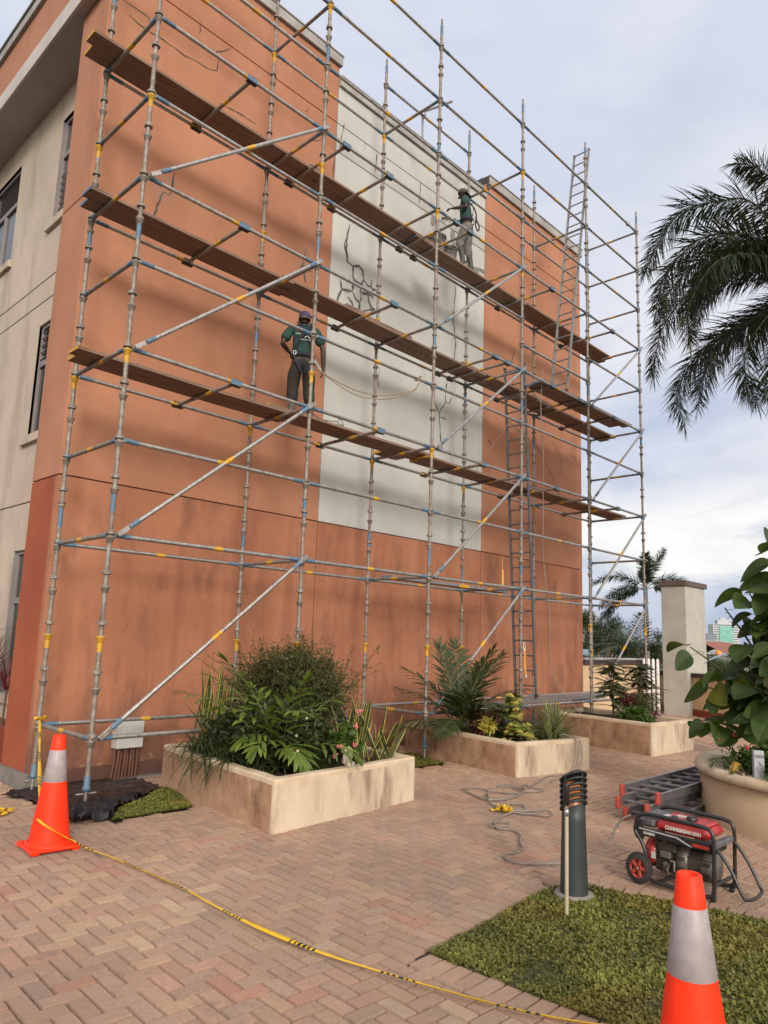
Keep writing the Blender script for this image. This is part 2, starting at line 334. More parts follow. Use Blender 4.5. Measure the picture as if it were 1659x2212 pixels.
    def build(s, name, mats, parent=None, col=False, solid=0):
        me = bpy.data.meshes.new(name); me.from_pydata(s.v, [], s.f)
        if isinstance(mats, str): mats = [mats]
        for m in mats: me.materials.append(MT[m])
        me.polygons.foreach_set('material_index', s.m); me.polygons.foreach_set('use_smooth', s.sm)
        if col or any(m in ATTR for m in mats):
            ca = me.color_attributes.new('col', 'FLOAT_COLOR', 'CORNER'); buf = []
            for f, c in zip(s.f, s.c):
                cc = (c, c, c, 1.0) if not isinstance(c, tuple) else (*c, 1.0)
                buf += list(cc)*len(f)
            ca.data.foreach_set('color', buf)
        me.update(); o = bpy.data.objects.new(name, me); COL.objects.link(o)
        if parent: o.parent = parent
        if solid: md = o.modifiers.new('solid', 'SOLIDIFY'); md.thickness = solid; md.offset = 0
        return o
def tag(o, label=None, cat=None, group=None, kind=None):
    if label: o['label'] = label
    if cat: o['category'] = cat
    if group: o['group'] = group
    if kind: o['kind'] = kind
    return o
def empty(name, loc=(0, 0, 0), label=None, cat=None, group=None, rz=0):
    o = bpy.data.objects.new(name, None); COL.objects.link(o); o.empty_display_size = .1; o.location = loc; o.rotation_euler = (0, 0, rz)
    return tag(o, label, cat, group)
def copy_tree(o, parent=None):
    c = o.copy(); COL.objects.link(c); c.parent = parent
    for ch in o.children: copy_tree(ch, c)
    return c
def text(name, s, size, M, m, parent, bold=0.0):
    cu = bpy.data.curves.new(name, 'FONT'); cu.body = s; cu.size = size; cu.extrude = .0008; cu.offset = bold; cu.align_x = 'CENTER'; cu.align_y = 'CENTER'
    t = bpy.data.objects.new(name, cu); COL.objects.link(t); bpy.context.view_layer.update()
    me = bpy.data.meshes.new_from_object(t.evaluated_get(bpy.context.evaluated_depsgraph_get())); bpy.data.objects.remove(t)
    me.transform(M); me.materials.clear(); me.materials.append(MT[m]); o = bpy.data.objects.new(name, me); COL.objects.link(o); o.parent = parent; return o
def smoothpath(pts, n=4):
    """Catmull-Rom"""
    P = [V(p) for p in pts]; P = [P[0]*2-P[1]]+P+[P[-1]*2-P[-2]]; out = []
    for i in range(1, len(P)-2):
        for k in range(n):
            t = k/n; a, b, c, d = P[i-1:i+3]
            out.append(.5*((2*b)+(c-a)*t+(2*a-5*b+4*c-d)*t*t+(-a+3*b-3*c+d)*t**3))
    out.append(P[-2]); return out
def frame(x, y=None, o=(0, 0, 0)):
    """matrix with local x axis = x, z up-ish"""
    x = V(x).normalized(); zc = V((0, 0, 1)); yv = zc.cross(x)
    yv = yv.normalized() if yv.length > 1e-5 else V((0, 1, 0)); zz = x.cross(yv)
    return Matrix(((x.x, yv.x, zz.x, o[0]), (x.y, yv.y, zz.y, o[1]), (x.z, yv.z, zz.z, o[2]), (0, 0, 0, 1)))
def ss(a, b, x): t = min(1, max(0, (x-a)/(b-a))); return t*t*(3-2*t)
def gz(x, y): return -.15*ss(.75, 1.85, y) if x < 12 else -.15*ss(.75, 1.85, y)*max(0, 1-(x-12)/2)

# ------------------------------------------------------------------ ground
def inpoly(x, y, P):
    c = False; j = len(P)-1
    for i in range(len(P)):
        if (P[i][1] > y) != (P[j][1] > y) and x < (P[j][0]-P[i][0])*(y-P[i][1])/(P[j][1]-P[i][1])+P[i][0]: c = not c
        j = i
    return c
def offset(P, d):
    out = []; n = len(P)
    for i in range(n):
        a, b, c = V(P[i-1]), V(P[i]), V(P[(i+1) % n]); e1 = (b-a).normalized(); e2 = (c-b).normalized()
        m = V((e1.y, -e1.x))+V((e2.y, -e2.x)); m = m/max(.3, m.length_squared/2); out.append(tuple(b-m*d if False else b+m*d*-1))
    return out
LAWN = [(.0, -4.315), (.015, -4.8), (.045, -5.4), (.075, -8.2), (2.6, -8.2), (2.12, -6.2), (1.93, -5.2), (1.80, -4.66), (1.72, -4.38), (1.62, -4.25), (1.5, -4.19), (1.36, -4.19), (.84, -4.235)]
LAWN_O = [(-.10, -4.17), (-.06, -5.4), (-.03, -8.2), (2.72, -8.2), (2.25, -6.2), (2.06, -5.17), (1.93, -4.62), (1.84, -4.30), (1.70, -4.12), (1.55, -4.06), (1.36, -4.06), (.84, -4.10)]
BED = [(-.10, -.63), (.81, -.60), (1.02, .0), (1.09, .55), (1.2, 1.86), (-.1, 1.86), (-.35, 1.0), (-.3, .3)]
BED2 = [(2.95, -.35), (4.95, -.42), (5.15, .2), (5.35, 1.86), (3.1, 1.86)]
m = MB(); st = 1.0
xs = [-60, -20, -8, -4, -2, 0, 2, 4, 6, 8, 10, 12, 14, 16, 18, 22]; ys = [-30, -12, -8, -4, -2, 0, .7, .9, 1.1, 1.3, 1.5, 1.7, 1.9, 2.6, 6, 14]
vs = [(x, y, gz(x, y)-.026) for y in ys for x in xs]; nx = len(xs)
m.add(vs, [(j*nx+i, j*nx+i+1, (j+1)*nx+i+1, (j+1)*nx+i) for j in range(len(ys)-1) for i in range(nx-1)])
tag(m.build('paving_bed', 'sand'), kind='structure')
m = MB(); m.add([(-3000, -3000, -3.2), (3000, -3000, -3.2), (3000, 3000, -3.2), (-3000, 3000, -3.2)], [(0, 1, 2, 3)])
tag(m.build('terrain', 'terrain'), kind='structure')
rnd = random.Random(4); m = MB()
PAL = [(.46, .315, .235), (.445, .305, .23), (.465, .325, .235), (.43, .305, .235), (.415, .30, .235), (.475, .34, .24), (.455, .31, .235), (.47, .305, .23), (.44, .31, .24), (.425, .31, .245)]
def brick(cx, cy, lx, ly, c, ang=0.0, dz=0.0):
    g = .0048; ch = .0042; zt = rnd.uniform(-.0028, .0028); hx, hy = lx/2-g, ly/2-g; ca, sa = math.cos(ang), math.sin(ang); z0 = gz(cx, cy); tx = rnd.uniform(-.006, .006); ty = rnd.uniform(-.006, .006)
    vs = []
    for (ix, iy, zz) in ((hx, hy, -.022), (hx-ch, hy-ch, 0)):
        for sx, sy in ((-1, -1), (1, -1), (1, 1), (-1, 1)):
            u, v_ = sx*ix, sy*iy; X, Y = cx+u*ca-v_*sa, cy+u*sa+v_*ca
            vs.append((X, Y, gz(X, Y)+zz+zt+tx*u+ty*v_-.004+dz))
    m.cc = c; m.add(vs, [(4, 5, 6, 7), (0, 1, 5, 4), (1, 2, 6, 5), (2, 3, 7, 6), (3, 0, 4, 7)])
W_ = .100; ang = R_(-2.5); ca, sa = math.cos(ang), math.sin(ang)
def bcol(x, y):
    c = rnd.choice(PAL); k = .80+.18*rnd.random()+.14*mnoise.noise(V((x*.7, y*.7, 0)))
    yv = mnoise.noise(V((x*1.3+9, y*1.3, 3)))
    if yv > .25 and rnd.random() < .22: c = (.52, .39, .285)
    if yv < -.3 and rnd.random() < .3: c = (.45, .26, .195)
    return tuple(min(1, q*k*t_) for q, t_ in zip(c, (1.22, 1.17, 1.12)))
def place(u, v, lu, lv):
    x, y = u*ca-v*sa, u*sa+v*ca
    if x < -3.2 or x > 20 or y < -8.4 or y > 5: return
    if y > 1.84 and x > .1 and x < 13: return
    if y > 2.2 and x > 2: return
    if inpoly(x, y, LAWN_O) or inpoly(x, y, BED) or inpoly(x, y, BED2): return
    # only what the photograph's ground can show, with a margin
    dx, dy = x+3.29, y+7.05; az = math.atan2(dx, dy)
    if az < -.25 or az > 1.75: return
    brick(x, y, lu, lv, bcol(x, y), ang)
for i in range(-60, 220):
    for j in range(-115, 65):
        d = (i-j) % 4
        if d == 0: place((i+1)*W_, (j+.5)*W_, 2*W_, W_)
        elif d == 3: place((i+.5)*W_, (j+1)*W_, W_, 2*W_)
def course(P, inner_off=.0):
    """soldier course of bricks laid across the edge of the lawn, on its outer side"""
    for (a, b) in zip(P[:-1], P[1:]):
        a, b = V((*a, 0)), V((*b, 0)); L = (b-a).length; n = max(1, round(L/.102)); d = (b-a).normalized(); o = V((-d.y, d.x, 0))
        for k in range(n):
            c = a+d*((k+.5)*L/n)+o*.105; brick(c.x, c.y, L/n, .205, bcol(c.x, c.y), math.atan2(d.y, d.x), .005)
course([(.10, -8.2), (.07, -5.4), (.045, -4.8), (.025, -4.31)])
course([(-.17, -4.28), (.84, -4.225), (1.36, -4.19)])
course([(1.36, -4.19), (1.5, -4.19), (1.62, -4.25), (1.72, -4.38), (1.80, -4.66), (1.93, -5.2), (2.12, -6.2), (2.6, -8.2)])
tag(m.build('pavement', 'paver'), kind='structure')

def lawn(name, P, zb, n, seed, label, hb=.014):
    m = MB(); m.add([(x, y, gz(x, y)+zb) for x, y in (P if hb > .021 else P)], [tuple(range(len(P)))]); m.cm = 1; r = random.Random(seed)
    x0, x1 = min(p[0] for p in P), max(p[0] for p in P); y0, y1 = min(p[1] for p in P), max(p[1] for p in P); k = 0
    while k < n:
        x, y = r.uniform(x0, x1), r.uniform(y0, y1)
        if not inpoly(x, y, P): continue
        k += 1; nz = mnoise.noise(V((x*3, y*3, seed))); n2 = mnoise.noise(V((x*9, y*9, seed+5)))
        if nz*.6+n2 < -.28 and r.random() < .75: continue
        g = .75+.5*r.random()+.35*nz
        m.cc = (g*(1.0+.2*(mnoise.noise(V((x*1.6, y*1.6, 7))) > .15)), g, g*.8)
        a = r.uniform(0, 6.28); el = r.uniform(.0, .95); h = hb*(.5+r.random())*(1+.6*nz)
        d = V((math.cos(a)*math.cos(el), math.sin(a)*math.cos(el), math.sin(el)))
        p = V((x, y, gz(x, y)+zb+r.random()*.012)); s = d.cross(V((0, 0, 1))).normalized()*r.uniform(.0035, .007)
        m.add([p-s, p+s, p+d*h+s*1.3, p+d*h*1.25, p+d*h-s*1.3], [(0, 1, 2, 3, 4)])
    o = m.build(name, ['lawn_base', 'grass']); tag(o, label, 'grass', kind='stuff')
lawn('lawn_grass', LAWN, .002, 130000, 3, 'low green ground cover lawn around the dark bollard lamp', .013)
lawn('lawn_grass', [(-.02, -.62), (.80, -.60), (.98, -.1), (1.06, .36), (.62, .02), (.2, -.28)], .004, 17000, 8, 'small patch of bright green grass between the black plastic and the planter')
lawn('lawn_grass', [(3.0, -.35), (4.95, -.42), (5.15, .2), (5.2, .5), (4.0, .5), (3.1, .3)], .004, 14000, 9, 'thin green grass strip between the two nearest planters')

# ------------------------------------------------------------------ orange building
BL = empty('building', (0, 2.0, 0), 'tall terracotta orange rendered building with a grey centre panel and cream side wall', 'building')
def part(name, mats, boxes, parent=BL, ch=.004):
    m = MB()
    for b in boxes: m.cbox(b[0], b[1], ch)
    o = m.build(name, mats, parent)
    if parent is BL: o.location = (0, -2.0, 0)
    return o
g = .008; YF, YB = 1.9, 2.0
part('wall', 'groove', [((.19, 1.925, -.3), (13.08, 2.74, 11.55)), ((.82, 2.7, -.3), (13.08, 14, 11.3))])
cols = [(.165, 4.375-g), (4.375+g, 8.87-g), (8.87+g, 13.1)]
rows = [(3.565+g, 10.845-g), (10.845+g, 11.96)]
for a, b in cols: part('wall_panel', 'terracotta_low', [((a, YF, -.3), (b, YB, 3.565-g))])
for a, b in (cols[0], cols[2]): part('wall_panel', 'terracotta_render', [((a, YF, c), (b, YB, d)) for c, d in rows])
part('grey_panel', 'grey_render', [((cols[1][0], YF, 3.565+g), (cols[1][1], YB, 10.30-g)), ((cols[1][0], YF, 10.30+g), (cols[1][1], YB, 10.845-g)), ((cols[1][0], YF, 10.845+g), (cols[1][1], YB, 11.58))])
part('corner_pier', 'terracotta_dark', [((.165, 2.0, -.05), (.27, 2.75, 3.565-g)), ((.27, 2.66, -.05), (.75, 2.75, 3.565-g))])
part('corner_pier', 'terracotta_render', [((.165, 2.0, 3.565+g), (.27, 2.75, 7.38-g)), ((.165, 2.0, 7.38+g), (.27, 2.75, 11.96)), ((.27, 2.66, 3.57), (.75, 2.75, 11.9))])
part('parapet', 'terracotta_render', [((.2, 2.003, 11.3), (4.36, 2.6, 11.93)), ((8.9, 2.003, 11.3), (13.09, 2.6, 11.93))])
part('coping', 'coping', [((.12, 1.84, 11.963), (4.40, 2.65, 12.14)), ((8.95, 1.84, 11.963), (13.14, 2.65, 12.16)), ((4.38, 1.85, 11.583), (8.86, 2.4, 11.76))])
part('coping_edge', 'coping', [((.10, 1.82, 12.143), (4.41, 2.67, 12.17)), ((8.93, 1.82, 12.163), (13.15, 2.67, 12.19)), ((4.385, 1.83, 11.763), (8.855, 2.42, 11.785))])
part('parapet_return', 'coping_dark', [((8.88, 1.99, 11.5), (8.897, 2.65, 12.16)), ((8.90, 1.86, 11.79), (8.945, 1.985, 12.15))])
part('plinth', 'kerb_grey', [((.10, 1.85, -.25), (.164, 2.80, .02)), ((.165, 1.845, -.25), (.5, 1.899, -.02))])
part('plinth', 'kerb_red', [((.5, 1.86, -.25), (13.1, 1.899, .03))])
part('drip_edge', 'kerb_grey', [((1.0, 1.70, -.22), (5.4, 1.855, -.13))])
# cream side wall, behind the pier
WX = .60
wins = [('A', 3.25, 4.40, 8.12, 9.94), ('B', 3.25, 4.42, 4.56, 6.36), ('C', 3.25, 4.40, .75, 2.80), ('D', 6.22, 7.7, 8.10, 10.0)]
ys_ = [2.75, 3.25, 4.41, 6.22, 7.7, 14]
def wallgrid():
    out = []
    def col(y0, y1, holes):
        zc = -.1
        for (a, b) in holes+[(10.5, None)]:
            if a > zc: out.append(((WX, y0, zc), (WX+.12, y1, a)))
            zc = b
    col(2.75, 3.25, []); col(3.25, 4.41, [(.75, 2.80), (4.56, 6.36), (8.12, 9.94)]); col(4.41, 6.22, []); col(6.22, 7.7, [(8.10, 10.0)]); col(7.7, 14, [])
    return out
part('side_wall', 'cream_render', wallgrid(), ch=.0005)
part('groove', 'groove', [((WX-.002, 2.75, zz), (WX+.01, 14, zz+.022)) for zz in (3.50, 6.745, 7.12)], ch=.001)
for (nm, y0, y1, z0, z1) in wins:
    y1 -= .01; x = WX+.07; t = .055
    f = part('window', 'window_frame', [((x-.03, y0, z0), (x+.03, y0+t, z1)), ((x-.03, y1-t, z0), (x+.03, y1, z1)), ((x-.03, y0+t, z0), (x+.03, y1-t, z0+t)), ((x-.03, y0+t, z1-t), (x+.03, y1-t, z1)),
        ((x-.028, y0+t, z0+(z1-z0)*.62), (x+.028, y1-t, z0+(z1-z0)*.62+.09))]+([((x-.028, (y0+y1)/2-.05, z0+t), (x+.028, (y0+y1)/2+.05, z0+(z1-z0)*.62))] if nm == 'D' else []))
    p = part('pane', 'glass', [((x+.005, y0+t, z0+t), (x+.012, y1-t, z1-t))], f, .001)
    k = part('reveal', 'window_frame', [((WX+.005, y1, z0), (WX+.11, y1+.012, z1)), ((WX+.005, y0, z1), (WX+.11, y1, z1+.012))], f, .001)
    s_ = part('sill', 'cream_render', [((WX-.06, y0-.1, z0-.13), (WX+.1, y1+.14, z0-.002))], f)
    if nm in 'AB':
        mb = MB(); zz0 = z0+.1 if nm == 'A' else z0+(z1-z0)*.68; n_ = 7 if nm == 'A' else 5
        for q in range(n_): mb.tube([(x-.02, y0+t, zz0+q*.115), (x-.02, y1-t, zz0+q*.115+.02)], .010, 6)
        mb.build('window_bar', 'bars' if nm == 'A' else 'engine_dark', f)
# roof overhang on the side
part('soffit', 'soffit', [((.05, 2.76, 10.5), (.81, 14, 10.53)), ((.05, 2.0, 10.5), (.162, 2.759, 10.53))])
part('fascia', 'white_fascia', [((.0, 2.0, 10.497), (.048, 14, 10.80))])
part('roof_band', 'terracotta_render', [((.025, 2.0, 10.803), (.162, 14, 11.58))])
part('coping', 'coping', [((-.03, 2.0, 11.583), (.162, 14, 11.76))])
part('coping_edge', 'window_frame', [((-.06, 2.0, 11.763), (.162, 14, 11.80))])
# chased and half filled cracks in the render
CR = [('n',[(4.72,8.76),(4.68,8.63),(4.7,8.55),(4.75,8.45),(4.77,8.32),(4.91,8.29),(4.92,8.08),(5.0,8.02),(5.14,8.03),(5.18,8.14),(5.29,8.07),(5.38,8.08),(5.4,8.24)]),('n',[(4.91,8.29),(5.06,8.36),(5.15,8.3),(5.19,8.15)]),('n',[(4.62,7.92),(4.66,7.75),(4.82,7.79),(4.92,7.81),(5.0,7.7),(5.1,7.67),(5.1,7.53),(5.18,7.47)]),('n',[(4.66,7.75),(4.6,7.61),(4.55,7.46)]),('n',[(5.14,8.03),(5.11,7.9),(5.18,7.88),(5.3,7.91),(5.42,7.91),(5.47,7.86)]),('n',[(5.12,7.86),(5.15,7.76),(5.1,7.67)]),('n',[(4.81,7.67),(4.92,7.6),(4.95,7.54),(4.89,7.5)]),('n',[(4.95,7.54),(5.04,7.53),(5.02,7.44)]),('n',[(5.3,7.91),(5.34,7.78),(5.4,7.69),(5.5,7.68),(5.34,7.62),(5.19,7.54)]),('n',[(5.38,8.08),(5.42,8.05),(5.53,8.07)]),('n',[(4.92,8.02),(4.92,7.83)]),('m',[(3.83,8.16),(3.78,7.99),(3.76,7.81),(3.81,7.7),(3.85,7.54)]),('m',[(3.71,7.8),(3.76,7.8),(3.98,7.8)]),('m',[(7.83,9.1),(7.85,8.92),(7.82,8.64),(7.78,8.3),(7.86,8.01),(7.89,7.76),(7.84,7.45),(7.98,7.42),(8.1,7.4)]),('m',[(7.64,6.9),(7.59,6.63),(7.61,6.46),(7.46,6.29),(7.41,6.18),(7.44,5.94),(7.46,5.7),(7.55,5.37)]),('m',[(7.41,6.18),(7.24,6.38)]),('m',[(7.43,6.11),(7.64,6.11)]),('m',[(7.61,6.46),(7.73,6.48),(7.79,6.61)]),('m',[(5.68,6.59),(5.64,6.37),(5.67,6.22)]),('t',[(10.05,8.4),(9.95,8.08),(9.98,7.89)]),('t',[(9.78,6.64),(10.16,6.5),(10.51,6.47),(10.71,6.34),(10.92,6.36),(11.13,6.2),(11.4,6.05),(11.45,5.86),(11.67,5.72),(11.75,5.56),(11.8,5.45)]),('t',[(11.59,6.54),(11.73,6.48)]),('t',[(11.75,6.58),(11.89,6.4),(12.06,6.31),(12.12,5.96),(12.06,5.82)]),('t',[(12.47,6.46),(12.59,6.39),(12.77,6.4),(12.86,6.34)]),('t',[(8.68,6.52),(8.83,6.45),(9.01,6.4)]),('t',[(9.04,6.02),(9.19,5.91)]),('t',[(11.94,5.35),(12.08,5.18)]),('t',[(9.91,7.58),(10.1,7.55),(10.15,7.42)]),('t',[(0.45,10.22),(0.58,10.18),(0.75,10.17),(0.99,10.18),(1.16,10.18),(1.34,10.16),(1.52,10.2),(1.69,10.2),(1.89,10.27),(1.9,10.48),(1.85,10.58),(2.03,10.73),(2.1,10.81)]),('t',[(0.35,10.38),(0.59,10.38),(0.75,10.37),(0.75,10.29)]),('t',[(1.56,10.9),(1.54,10.66)]),('t',[(1.96,9.76),(2.19,9.79),(2.4,9.81),(2.66,9.81)]),('m',[(1.34,8.27),(1.32,8.07),(1.29,7.87),(1.2,7.88),(1.12,7.63),(1.07,7.42)]),('t',[(4.55,10.93),(4.49,10.62),(4.47,10.33)]),('t',[(5.07,10.84),(5.07,10.66)]),('t',[(5.41,10.82),(5.39,10.58),(5.36,10.34)]),('t',[(6.64,10.83),(6.66,10.68),(6.62,10.33)]),('t',[(4.35,10.14),(4.34,9.72)]),('t',[(3.67,10.74),(3.71,10.69),(3.64,10.62)]),('t',[(3.81,10.16),(3.95,10.24),(4.03,10.34)]),('m',[(4.79,9.07),(4.72,8.7),(4.75,8.42)])]
PATCH= [[(7.05,10.31),(7.12,10.31),(7.14,10.16),(7.09,10.08),(7.02,10.11),(7.0,10.19)],[(7.67,10.28),(7.77,10.29),(7.79,10.18),(7.72,10.07),(7.63,10.08)],[(7.73,10.03),(7.78,10.02),(7.8,9.82),(7.73,9.79)],[(7.26,10.05),(7.34,10.0),(7.47,9.94),(7.44,9.9),(7.28,9.96)],[(8.46,9.75),(8.6,9.8),(8.82,9.85),(8.87,9.77),(8.76,9.74),(8.67,9.77),(8.61,9.65),(8.48,9.66)]]
def cracks(kind, w0, w1, mt, y, seed):
    m = MB(); r = random.Random(seed)
    for k, pl in CR:
        if k not in kind: continue
        P = [V((a, y-.0004*len(m.f) % .003, b)) for a, b in pl]; Q = []
        for a, b in zip(P[:-1], P[1:]):
            n = max(1, int((b-a).length/.07))
            for i in range(n):
                p = a.lerp(b, i/n); j = .012 if i else .004; Q.append(p+V((r.uniform(-j, j), 0, r.uniform(-j, j)))) 
        Q.append(P[-1]); m.ribbon(Q, [r.uniform(w0*.6, w1)*(.3 if i in (0, len(Q)-1) else 1)*(.65+.5*abs(math.sin(i*.37+seed))) for i in range(len(Q))], (0, 1, 0))
    return m
def crackpart(name, *a):
    o = cracks(*a).build(name, a[3], BL); o.location = (0, -2.0, 0)
crackpart('crack', 'n', .035, .065, 'crack_grey', 1.897, 1)
ALLC = CR
for ci, (k_, pl_) in enumerate(ALLC):
    if k_ == 'n': continue
    CR = [(k_, pl_)]; crackpart('crack', k_, *((.020, .040, 'crack_grey') if k_ == 'm' else (.014, .028, 'crack')), 1.897, 10+ci)
m = MB(); r = random.Random(5)
for P in PATCH:
    m = MB()
    Q = []
    for i in range(len(P)):
        a, b = V(P[i]), V(P[(i+1) % len(P)])
        for k in range(3): q = a.lerp(b, k/3); Q.append((q.x+r.uniform(-.015, .015), 1.893, q.y+r.uniform(-.015, .015)))
    m.add(Q, [tuple(range(len(Q)))]); o = m.build('mortar_patch', 'patch', BL); o.location = (0, -2.0, 0); md = o.modifiers.new('s', 'SOLIDIFY'); md.thickness = .006
# meter box and conduits on the wall
bx = empty('meter_box', (1.32, 1.85, .22), 'white metal meter box on the orange wall with a fan of brown conduits below', 'meter box')
m = MB(); m.cbox((1.15, 1.74, .23), (1.50, 1.90, .56), .006)
for q in ((1.17, .25), (1.48, .25), (1.17, .54), (1.48, .54), (1.32, .25)): m.tube([(q[0], 1.732, q[1]), (q[0], 1.742, q[1])], .006, 6)
o = m.build('box', 'box_white', bx); o.location = (-1.32, -1.85, -.22)
for k in range(8):
    m = MB(); x = 1.17+k*.042; m.tube([(x, 1.82-.02*(k % 2), .235), (x-.01, 1.80-.02*(k % 2), .1), (x-.045+k*.004, 1.78, -.17)], .017, 8); o = m.build('conduit', 'conduit', bx); o.location = (-1.32, -1.85, -.22)

# ------------------------------------------------------------------ scaffold
XS = [0, 2.514, 4.980, 7.467, 9.927, 12.414]; YW = 1.298; H0 = .64
SC = empty('scaffold', (0, 0, 0), 'tall steel tube scaffold with blue and yellow painted joints standing against the orange wall', 'scaffold')
def L(n): return H0+n
def standard(ix, row):
    x = XS[ix]; y = 0 if row == 'F' else YW; r = random.Random(ix*7+(row == 'B')*3+1); m = MB(); zb = gz(x, y)
    top = {2: 12.17, 3: 12.18, 4: 12.64 if row == 'F' else 12.18, 5: 12.18}.get(ix, 12.9)
    m.cm = 0; R = .0242
    m.tube([(x, y, zb+.22), (x, y, top-.28)], R, 12); m.cm = 2; m.tube([(x, y, top-.30), (x, y, top-.12)], R*1.04, 12)
    m.cm = 0; m.tube([(x, y, top-.12), (x, y, top)], .019, 10)
    used = USED[(ix, row)]; yb = YEL.get((ix, row), (1.5, 4.5, 7.5, 10.5) if True else ())
    for k in range(24):
        zl = H0-.0+k*.5
        if zl > top-.45: break
        m.cm = 1 if any(abs(zl-.5-.14-q) < .2 and abs(zl-q-.64) < .05 for q in [a-.0 for a in yb]) else 0
        m.lathe([(R, zl-.085), (R+.006, zl-.08), (R+.016, zl-.035), (R+.021, zl-.03), (R+.021, zl-.018), (R+.002, zl-.022)], 14, Matrix.Translation((x, y, 0)))
        if m.cm == 1: m.tube([(x, y, zl-.17), (x, y, zl-.08)], R+.0012, 12)
        m.cm = 0; uz = zl+.012 if round(k*.5, 1) in used else zl+r.uniform(.09, .125)
        a = r.uniform(0, 6.28)
        m.lathe([(R+.002, uz+.035), (R+.012, uz+.034), (R+.018, uz+.02), (R+.022, uz), (R+.022, uz-.006), (R+.003, uz-.006)], 14, Matrix.Translation((x, y, 0)))
        for q in range(4):
            c = math.cos(a+q*1.57); s_ = math.sin(a+q*1.57); m.tube([(x+c*(R+.016), y+s_*(R+.016), uz+.004), (x+c*(R+.024), y+s_*(R+.024), uz+.024)], .006, 5)
        m.tube([(x+R*math.cos(a), y+R*math.sin(a), zl+.16), (x+(R+.011)*math.cos(a), y+(R+.011)*math.sin(a), zl+.16)], .005, 5)
    for jz in JNT[(ix+(row == 'B')*2) % 3]:
        if jz < top-.5:
            m.cm = 2; m.tube([(x, y, jz-.17), (x, y, jz+.06)], R+.0018, 12); m.cm = 0
            m.lathe([(R, jz+.06), (R+.012, jz+.062), (R+.014, jz+.09), (R, jz+.095)], 12, Matrix.Translation((x, y, 0)))
            for q in (-.11, -.02): m.tube([(x-.034, y, jz+q), (x+.034, y, jz+q)], .006, 6)
    o = m.build('standard', ['galv_old', 'band_yellow', 'band_blue'], SC)
    m = MB(); m.tube([(x, y, zb+.012), (x, y, zb+.24)], .016, 8); m.cbox((x-.075, y-.075, zb+.0), (x+.075, y+.075, zb+.010), .002)
    m.cm = 2; m.lathe([(.024, zb+.30), (.030, zb+.29), (.030, zb+.20), (.038, zb+.19), (.038, zb+.165), (.024, zb+.15), (.02, zb+.15)], 12, Matrix.Translation((x, y, 0)))
    m.cm = 0
    for s_ in (-1, 1): m.tube([(x+s_*.025, y, zb+.13), (x+s_*.09, y, zb+.13), (x+s_*.10, y, zb+.13)], .011, 6)
    m.build('base_jack', ['galv', 'band_yellow', 'band_blue'], o)
FL = {0: [0, 2, 3, 4], 2: [0, 1, 2, 3, 4], 3: [0, 1, 2, 3, 4], 4: [0, 1, 2, 3, 4], 5: [0, 1, 2, 3, 4], 6: [0, 1, 2, 3, 4], 7: [0, 1, 2, 4], 6.5: [3], 8: [0, 1, 2, 3, 4], 9: [0, 1, 2, 3, 4], 10: [0, 1, 2, 3, 4], 11: [0, 1, 2, 3, 4]}
BLv = {0: [0, 2, 3, 4], 2: [0, 1, 2, 3, 4], 4: [0, 1, 2, 3, 4], 6: [0, 1, 2, 3, 4], 8: [0, 1, 2, 3, 4], 10: [0, 1, 2, 3, 4], 11: [0, 2]}
TR = {0: [0, 2, 3, 4, 5, 6, 7, 8, 10], 1: [2, 4, 6, 8, 10], 2: [0, 2, 4, 6, 8, 10], 3: [2, 4, 6, 8, 10], 4: [0, 2, 4, 6, 8, 10], 5: [0, 2, 3, 4, 5, 6, 7, 8, 9, 10, 11]}
USED = {(i, r_): set() for i in range(6) for r_ in 'FB'}
for l, bays in FL.items():
    for b_ in bays: USED[(b_, 'F')].add(l); USED[(b_+1, 'F')].add(l)
for l, bays in BLv.items():
    for b_ in bays: USED[(b_, 'B')].add(l); USED[(b_+1, 'B')].add(l)
for i, ls in TR.items():
    for l in ls: USED[(i, 'F')].add(l); USED[(i, 'B')].add(l)
YEL = {(0, 'F'): (1, 4, 7, 10), (0, 'B'): (1, 4, 7, 10), (1, 'F'): (1, 4.5, 7.5, 10), (1, 'B'): (1, 4, 7, 10), (2, 'F'): (1, 4, 8), (2, 'B'): (1, 4, 6.5, 10), (3, 'F'): (8, 10), (3, 'B'): (1, 4, 6.5), (4, 'F'): (1.5,), (4, 'B'): (1, 4), (5, 'F'): (1.5,), (5, 'B'): (1, 4)}
YEL = {k: tuple(q for q in v) for k, v in YEL.items()}
JNT = {0: (3.05, 6.05, 9.05), 1: (3.35, 7.0, 9.9), 2: (3.0, 6.4, 9.75)}
def tubebar(name, a, b, yel=True, mt='galv', rr=.0242, ends=.06, parent=None):
    """ledger or transom: galvanised tube, blue painted ends, yellow band in the middle, blade ends in the cups"""
    a, b = V(a), V(b); d = (b-a).normalized(); Ln = (b-a).length; m = MB(); p = lambda t: a+d*t
    m.cm = 0; m.tube([p(ends), p(Ln-ends)], rr, 12)
    m.cm = 2; m.tube([p(ends-.005), p(ends+.15 if Ln > 2 else ends+.09)], rr+.0012, 12, False); m.tube([p(Ln-ends+.005), p(Ln-ends-(.15 if Ln > 2 else .09))], rr+.0012, 12, False)
    if yel: m.cm = 1; c = Ln*.5+((len(name)+int(a.x*7+a.z*3)) % 5-2)*.02; m.tube([p(c-.06), p(c+.06)], rr+.0012, 12, False)
    m.cm = 0
    for e, s_ in ((a, 1), (b, -1)):
        q = e+d*s_*.03; m.box(q-V((.012 if abs(d.x) < .5 else .034, .012 if abs(d.x) > .5 else .034, .022)), q+V((.012 if abs(d.x) < .5 else .034, .012 if abs(d.x) > .5 else .034, .022)))
    return m.build(name, [mt, 'band_yellow', 'band_blue'], SC)
for ix in range(6):
    for row in 'FB': standard(ix, row)
